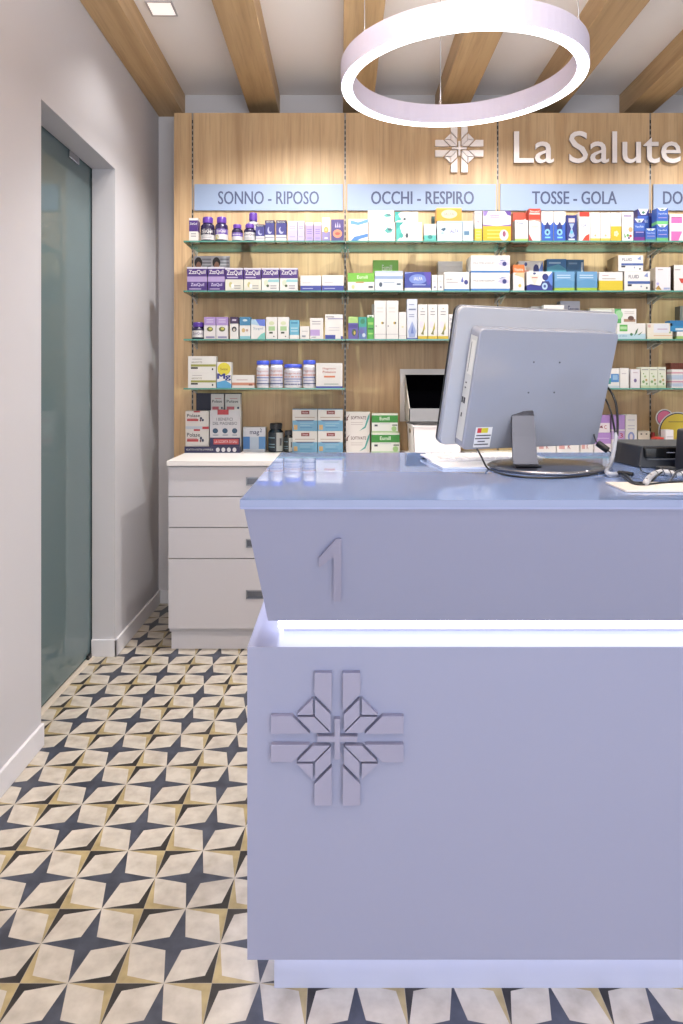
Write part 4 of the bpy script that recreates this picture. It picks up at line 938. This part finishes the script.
# leaflets and keyboard under the monitor's left side
q = MB(); q.prism([(0,0),(.30,0),(.30,.004),(0,.004)], 0, .14, mat('e6e4ea', .4)); 
for i in range(5):
    for j in range(16): q.box(.012 + j*.0175, .012 + j*.0175 + .015, .012 + i*.024, .012 + i*.024 + .02, .004, .0075, mat('f1f0f4', .4))
o = q.build('keyboard', loc=(wx(427, 1.75), 1.68, CT + .0055), rot=(0, 0, R(4)), bevel=.0005); tag(o, 'slim white keyboard lying behind the monitor on the counter', 'keyboard')
q = MB(); q.box(0, .17, 0, .16, 0, .005, mat('cdd6ea', .3), top=mat('eceef4', .4)); o = q.build('paper_pad', loc=(wx(443, 1.56), 1.565, CT), rot=(0,0,R(6))); tag(o, 'pale blue paper pad under the left side of the monitor', 'paper pad')
q = MB(); q.box(0, .13, 0, .09, 0, .004, mat('e8e4dc', .4)); q.box(.03, .075, -.0004, 0, .001, .003, mat('3a3a70', .4)); q.box(.08, .1, -.0004, 0, .001, .0035, mat('d8d040', .4))
o = q.build('paper_pad', loc=(wx(478, 1.64), 1.70, CT + .018), rot=(0,0,R(-4))); tag(o, 'white booklet with a navy and yellow spine under the monitor', 'booklet')
bpy.data.objects.remove(o)
# black receipt printer, card terminal, white mat, cable heap
pr = tag(empty('receipt_printer', (wx(640, 1.62), 1.62, CT)), 'low black receipt printer with a chamfered corner on the right of the counter', 'printer')
ox, oy = pr.location.x, 1.62
q = MB(); y0 = 1.592 - oy; xl = wx(615.5, 1.71) - ox; hp = wz(446, 1.60) - CT
xf = wx(638, 1.592) - ox
ringp = [(xf, y0), (.42, y0), (.42, y0 + .20), (xl + .02, y0 + .20), (xl, y0 + .16), (xl, y0 + .10)]
q.solid([(x, y, 0) for x, y in ringp], [(x + (.014 if x < .1 else 0), y + (.010 if y < y0 + .12 else 0), hp) for x, y in ringp], DBLUE)
q.build('body', pr, bevel=.003)
q = MB(); q.box(xf + .016, .38, y0 - .004, y0 + .012, hp*.46, hp*.94, mat('0c0d10', .12)); q.build('paper_slot_cover', pr, bevel=.002)
q = MB(); q.box(xf + .02, .38, y0 - .006, y0 + .002, hp*.40, hp*.44, mat('6a6d74', .3)); q.box(xf + .065, xf + .085, y0 - .0045, y0 - .004, hp*.70, hp*.74, mat('8a8c94', .3)); q.build('trim_strip', pr)
tm = tag(empty('card_terminal', (wx(690, 1.50), 1.53, CT)), 'tall black card terminal at the right edge of the counter', 'card terminal')
q = MB(); x0 = .7735 - tm.location.x; hh = wz(428, 1.5) - CT
q.solid([(x0 - .0, -.03, 0), (x0 + .10, -.03, 0), (x0 + .10, .045, 0), (x0, .045, 0)], [(x0 + .001, -.015, hh - .006), (x0 + .10, -.015, hh + .006), (x0 + .10, .035, hh + .006), (x0 + .001, .035, hh - .006)], mat('2a2c33', .45)); q.build('body', tm, bevel=.004)
q = MB(); q.solid([(x0 + .012, -.0245, hh*.45), (x0 + .088, -.0245, hh*.45), (x0 + .088, -.022, hh*.45), (x0 + .012, -.022, hh*.45)], [(x0 + .012, -.0185, hh*.88), (x0 + .088, -.0185, hh*.88), (x0 + .088, -.016, hh*.88), (x0 + .012, -.016, hh*.88)], mat('0b0c10', .1)); q.build('terminal_screen', tm)
q = MB(); q.solid([(.0,0,0),(.34,0,0),(.34,.106,0),(.004,.106,0)], [(.0,0,.004),(.34,0,.004),(.34,.106,.004),(.004,.106,.004)], mat('ddd6cf', .45))
o = clean(q.build('counter_mat', loc=(wx(626.5, 1.236), 1.238, CT), bevel=.001)); tag(o, 'cream rectangular mat near the front edge of the counter, right side', 'mat')
zm = CT + .0042
def onm(px, py, rad):
    d = (EYE - zm - rad) / ((py - HY) / F); return (wx(px, d), d, zm + rad)
def hgt(px, py, d): return (wx(px, d), d, wz(py, d))
cable('thick_cable', [onm(618.5, 472.5, .0012), onm(622, 473.5, .003), onm(628, 477, .003), onm(633, 482, .0025), onm(640, 483, .0025), hgt(650, 481, 1.36)], .0028, BLACK, 'thick black plug cable lying left of the cable heap')
q = MB(); c = Vector(onm(618, 472.5, .0045)); q.tube([(0,0,0),(.006,-.006,0),(.013,-.016,0),(.02,-.026,-.001)], .0046, BLACK, 10); tag(q.build('cable_plug', loc=c), 'black rounded plug at the left of the cable heap', 'plug')
cable('thin_cable', [onm(622, 476, .0018), onm(632, 483, .0018), onm(645, 484.5, .0018), onm(662, 482.5, .0018), onm(683, 481.5, .0018), onm(700, 481, .0018)], .0018, BLACK, 'thin black cable running along the foot of the cable heap')
cable('thin_cable', [hgt(640, 466, 1.55), hgt(641.5, 471, 1.50), hgt(648, 473.5, 1.46), hgt(657, 472.5, 1.44), hgt(666, 474, 1.42), hgt(680, 474, 1.40)], .0014, BLACK, 'looping thin black cable in front of the printer')
cable('thin_cable', [hgt(650, 484, 1.36), hgt(655, 478, 1.37), hgt(664, 471, 1.39), hgt(674, 470, 1.40), hgt(684, 476, 1.39)], .002, BLACK, 'black cable arching over the white braided sleeve')
cable('thin_cable', [hgt(668, 484, 1.345), hgt(673, 477, 1.36), hgt(678, 471, 1.38), hgt(688, 469, 1.40)], .002, mat('3a3c44', .3), 'dark grey cable twisted round the braided sleeve')
q = MB(); c0_ = Vector(onm(646, 482, .006)); pp = [onm(646, 482.5, .006), hgt(651, 476, 1.37), hgt(660, 472.2, 1.39), hgt(670, 473, 1.39), hgt(678, 474.5, 1.385), hgt(690, 472, 1.39)]
C = q.tube([Vector(p) - c0_ for p in pp], .0058, mat('b4b5bb', .3), 12)
hel = []
for i, c in enumerate(C[:-1]):
    for k in range(6):
        tt = k/6; pnt = c.lerp(C[i+1], tt); a = (i + tt) * 1.6
        hel.append(pnt + Vector((0, math.cos(a)*.0062, math.sin(a)*.0062)))
q.tube(hel, .0011, mat('4a4c55', .3), 5, 1)
tag(q.build('braided_sleeve', loc=c0_), 'white braided sleeve wrapped with dark cable on the cream mat', 'cable', 'cables on the counter')
q = MB(); q.prism(rrect(.035, .014, .004), -.012, .012, BLACK); o = clean(q.build('cable_connector', loc=hgt(666, 467.5, 1.47), bevel=.001)); o.location.z = CT + .0115; tag(o, 'small black connector block in front of the printer', 'connector')

# ------------------------------------------------------------------ ceiling fittings and added fill lights
fx = tag(empty('ceiling_light', (-.782, 2.955, ZC)), 'square white recessed ceiling light between the first two beams', 'ceiling light')
q = MB(); s = .058
for b4 in ((-s,s,-s,-s+.008),(-s,s,s-.008,s),(-s,-s+.008,-s+.008,s-.008),(s-.008,s,-s+.008,s-.008)): q.box(b4[0],b4[1],b4[2],b4[3],-.006,0,mat('b9b2b2', .4))
q.build('frame', fx)
q = MB(); q.box(-s+.008, s-.008, -s+.008, s-.008, -.004, 0, mat('fff6f0', .5, emit=.55)); q.build('diffuser', fx)

def spot(x, y, power, rx=0, size=118, col=(1, .975, .95), rad=.03, fixture=True, ry=0):
    l = bpy.data.lights.new('spot', 'SPOT'); l.energy = power; l.color = col; l.spot_size = R(size); l.spot_blend = .6; l.shadow_soft_size = rad
    ob = bpy.data.objects.new('downlight_or_fill', l); COL.objects.link(ob); ob.location = (x, y, ZC - .02); ob.rotation_euler = (R(rx), R(ry), 0)
for x, e in ((-.18, 112), (.87, 112), (1.92, 95)):
    spot(x, 2.80, e, 10, rad=.018)
spot(-.66, 2.86, 16, 6, rad=.05)
for x in (-.2, .87, 1.92):
    for y in (.9, -.7): spot(x, y, 24, 0, 150, rad=.06)  # fill spots added over the aisle for general light, no fixtures known
def area(name, loc, rot, sx, sy, e, col=(1,1,1)):
    l = bpy.data.lights.new(name, 'AREA'); l.shape = 'RECTANGLE'; l.size = sx; l.size_y = sy; l.energy = e; l.color = col
    ob = bpy.data.objects.new(name, l); COL.objects.link(ob); ob.location = loc; ob.rotation_euler = rot
# added fill light behind the camera, tilted up to lift the ceiling too
area('front_fill', (.85, YF + .05, 1.3), (R(112), 0, 0), 3.4, 2.3, 95, (.90, .95, 1))
l = bpy.data.lights.new('ceiling_fill', 'AREA'); l.shape = 'DISK'; l.size = .8; l.energy = 66; l.color = (1, .97, .95)   # unseen fill added to brighten the ceiling, no pendant hangs here
ob = bpy.data.objects.new('ceiling_fill', l); COL.objects.link(ob); ob.location = (-.1, .9, 2.3); ob.rotation_euler = (R(180), 0, 0)
area('corridor_fill', (-2.0, 2.6, ZC - .03), (0, 0, 0), .5, .5, 24, (.92, 1, .98))  # added light behind the door glass to lighten it, no known lamp

w = bpy.data.worlds.new('world'); S.world = w; w.use_nodes = True
w.node_tree.nodes['Background'].inputs[0].default_value = (.86, .9, 1, 1); w.node_tree.nodes['Background'].inputs[1].default_value = 1.1

# ------------------------------------------------------------------ camera
cd = bpy.data.cameras.new('camera'); cam = bpy.data.objects.new('camera', cd); COL.objects.link(cam)
cam.location = (0, 0, EYE); cam.rotation_euler = (R(90), 0, 0)
cd.sensor_fit = 'VERTICAL'; cd.sensor_height = 36; cd.sensor_width = 36; cd.lens = 36 * F / 1024
cd.shift_x = (341.5 - VX) / 1024; cd.shift_y = -(512 - HY) / 1024
cd.clip_start = .02
S.camera = cam
S.view_settings.view_transform = 'Standard'; S.view_settings.look = 'None'; S.view_settings.gamma = 1
S.view_settings.use_curve_mapping = False; S.view_settings.exposure = 0
S.cycles.use_denoising = True
S.cycles.max_bounces = 10; S.cycles.transparent_max_bounces = 16
S.cycles.caustics_reflective = False; S.cycles.caustics_refractive = False
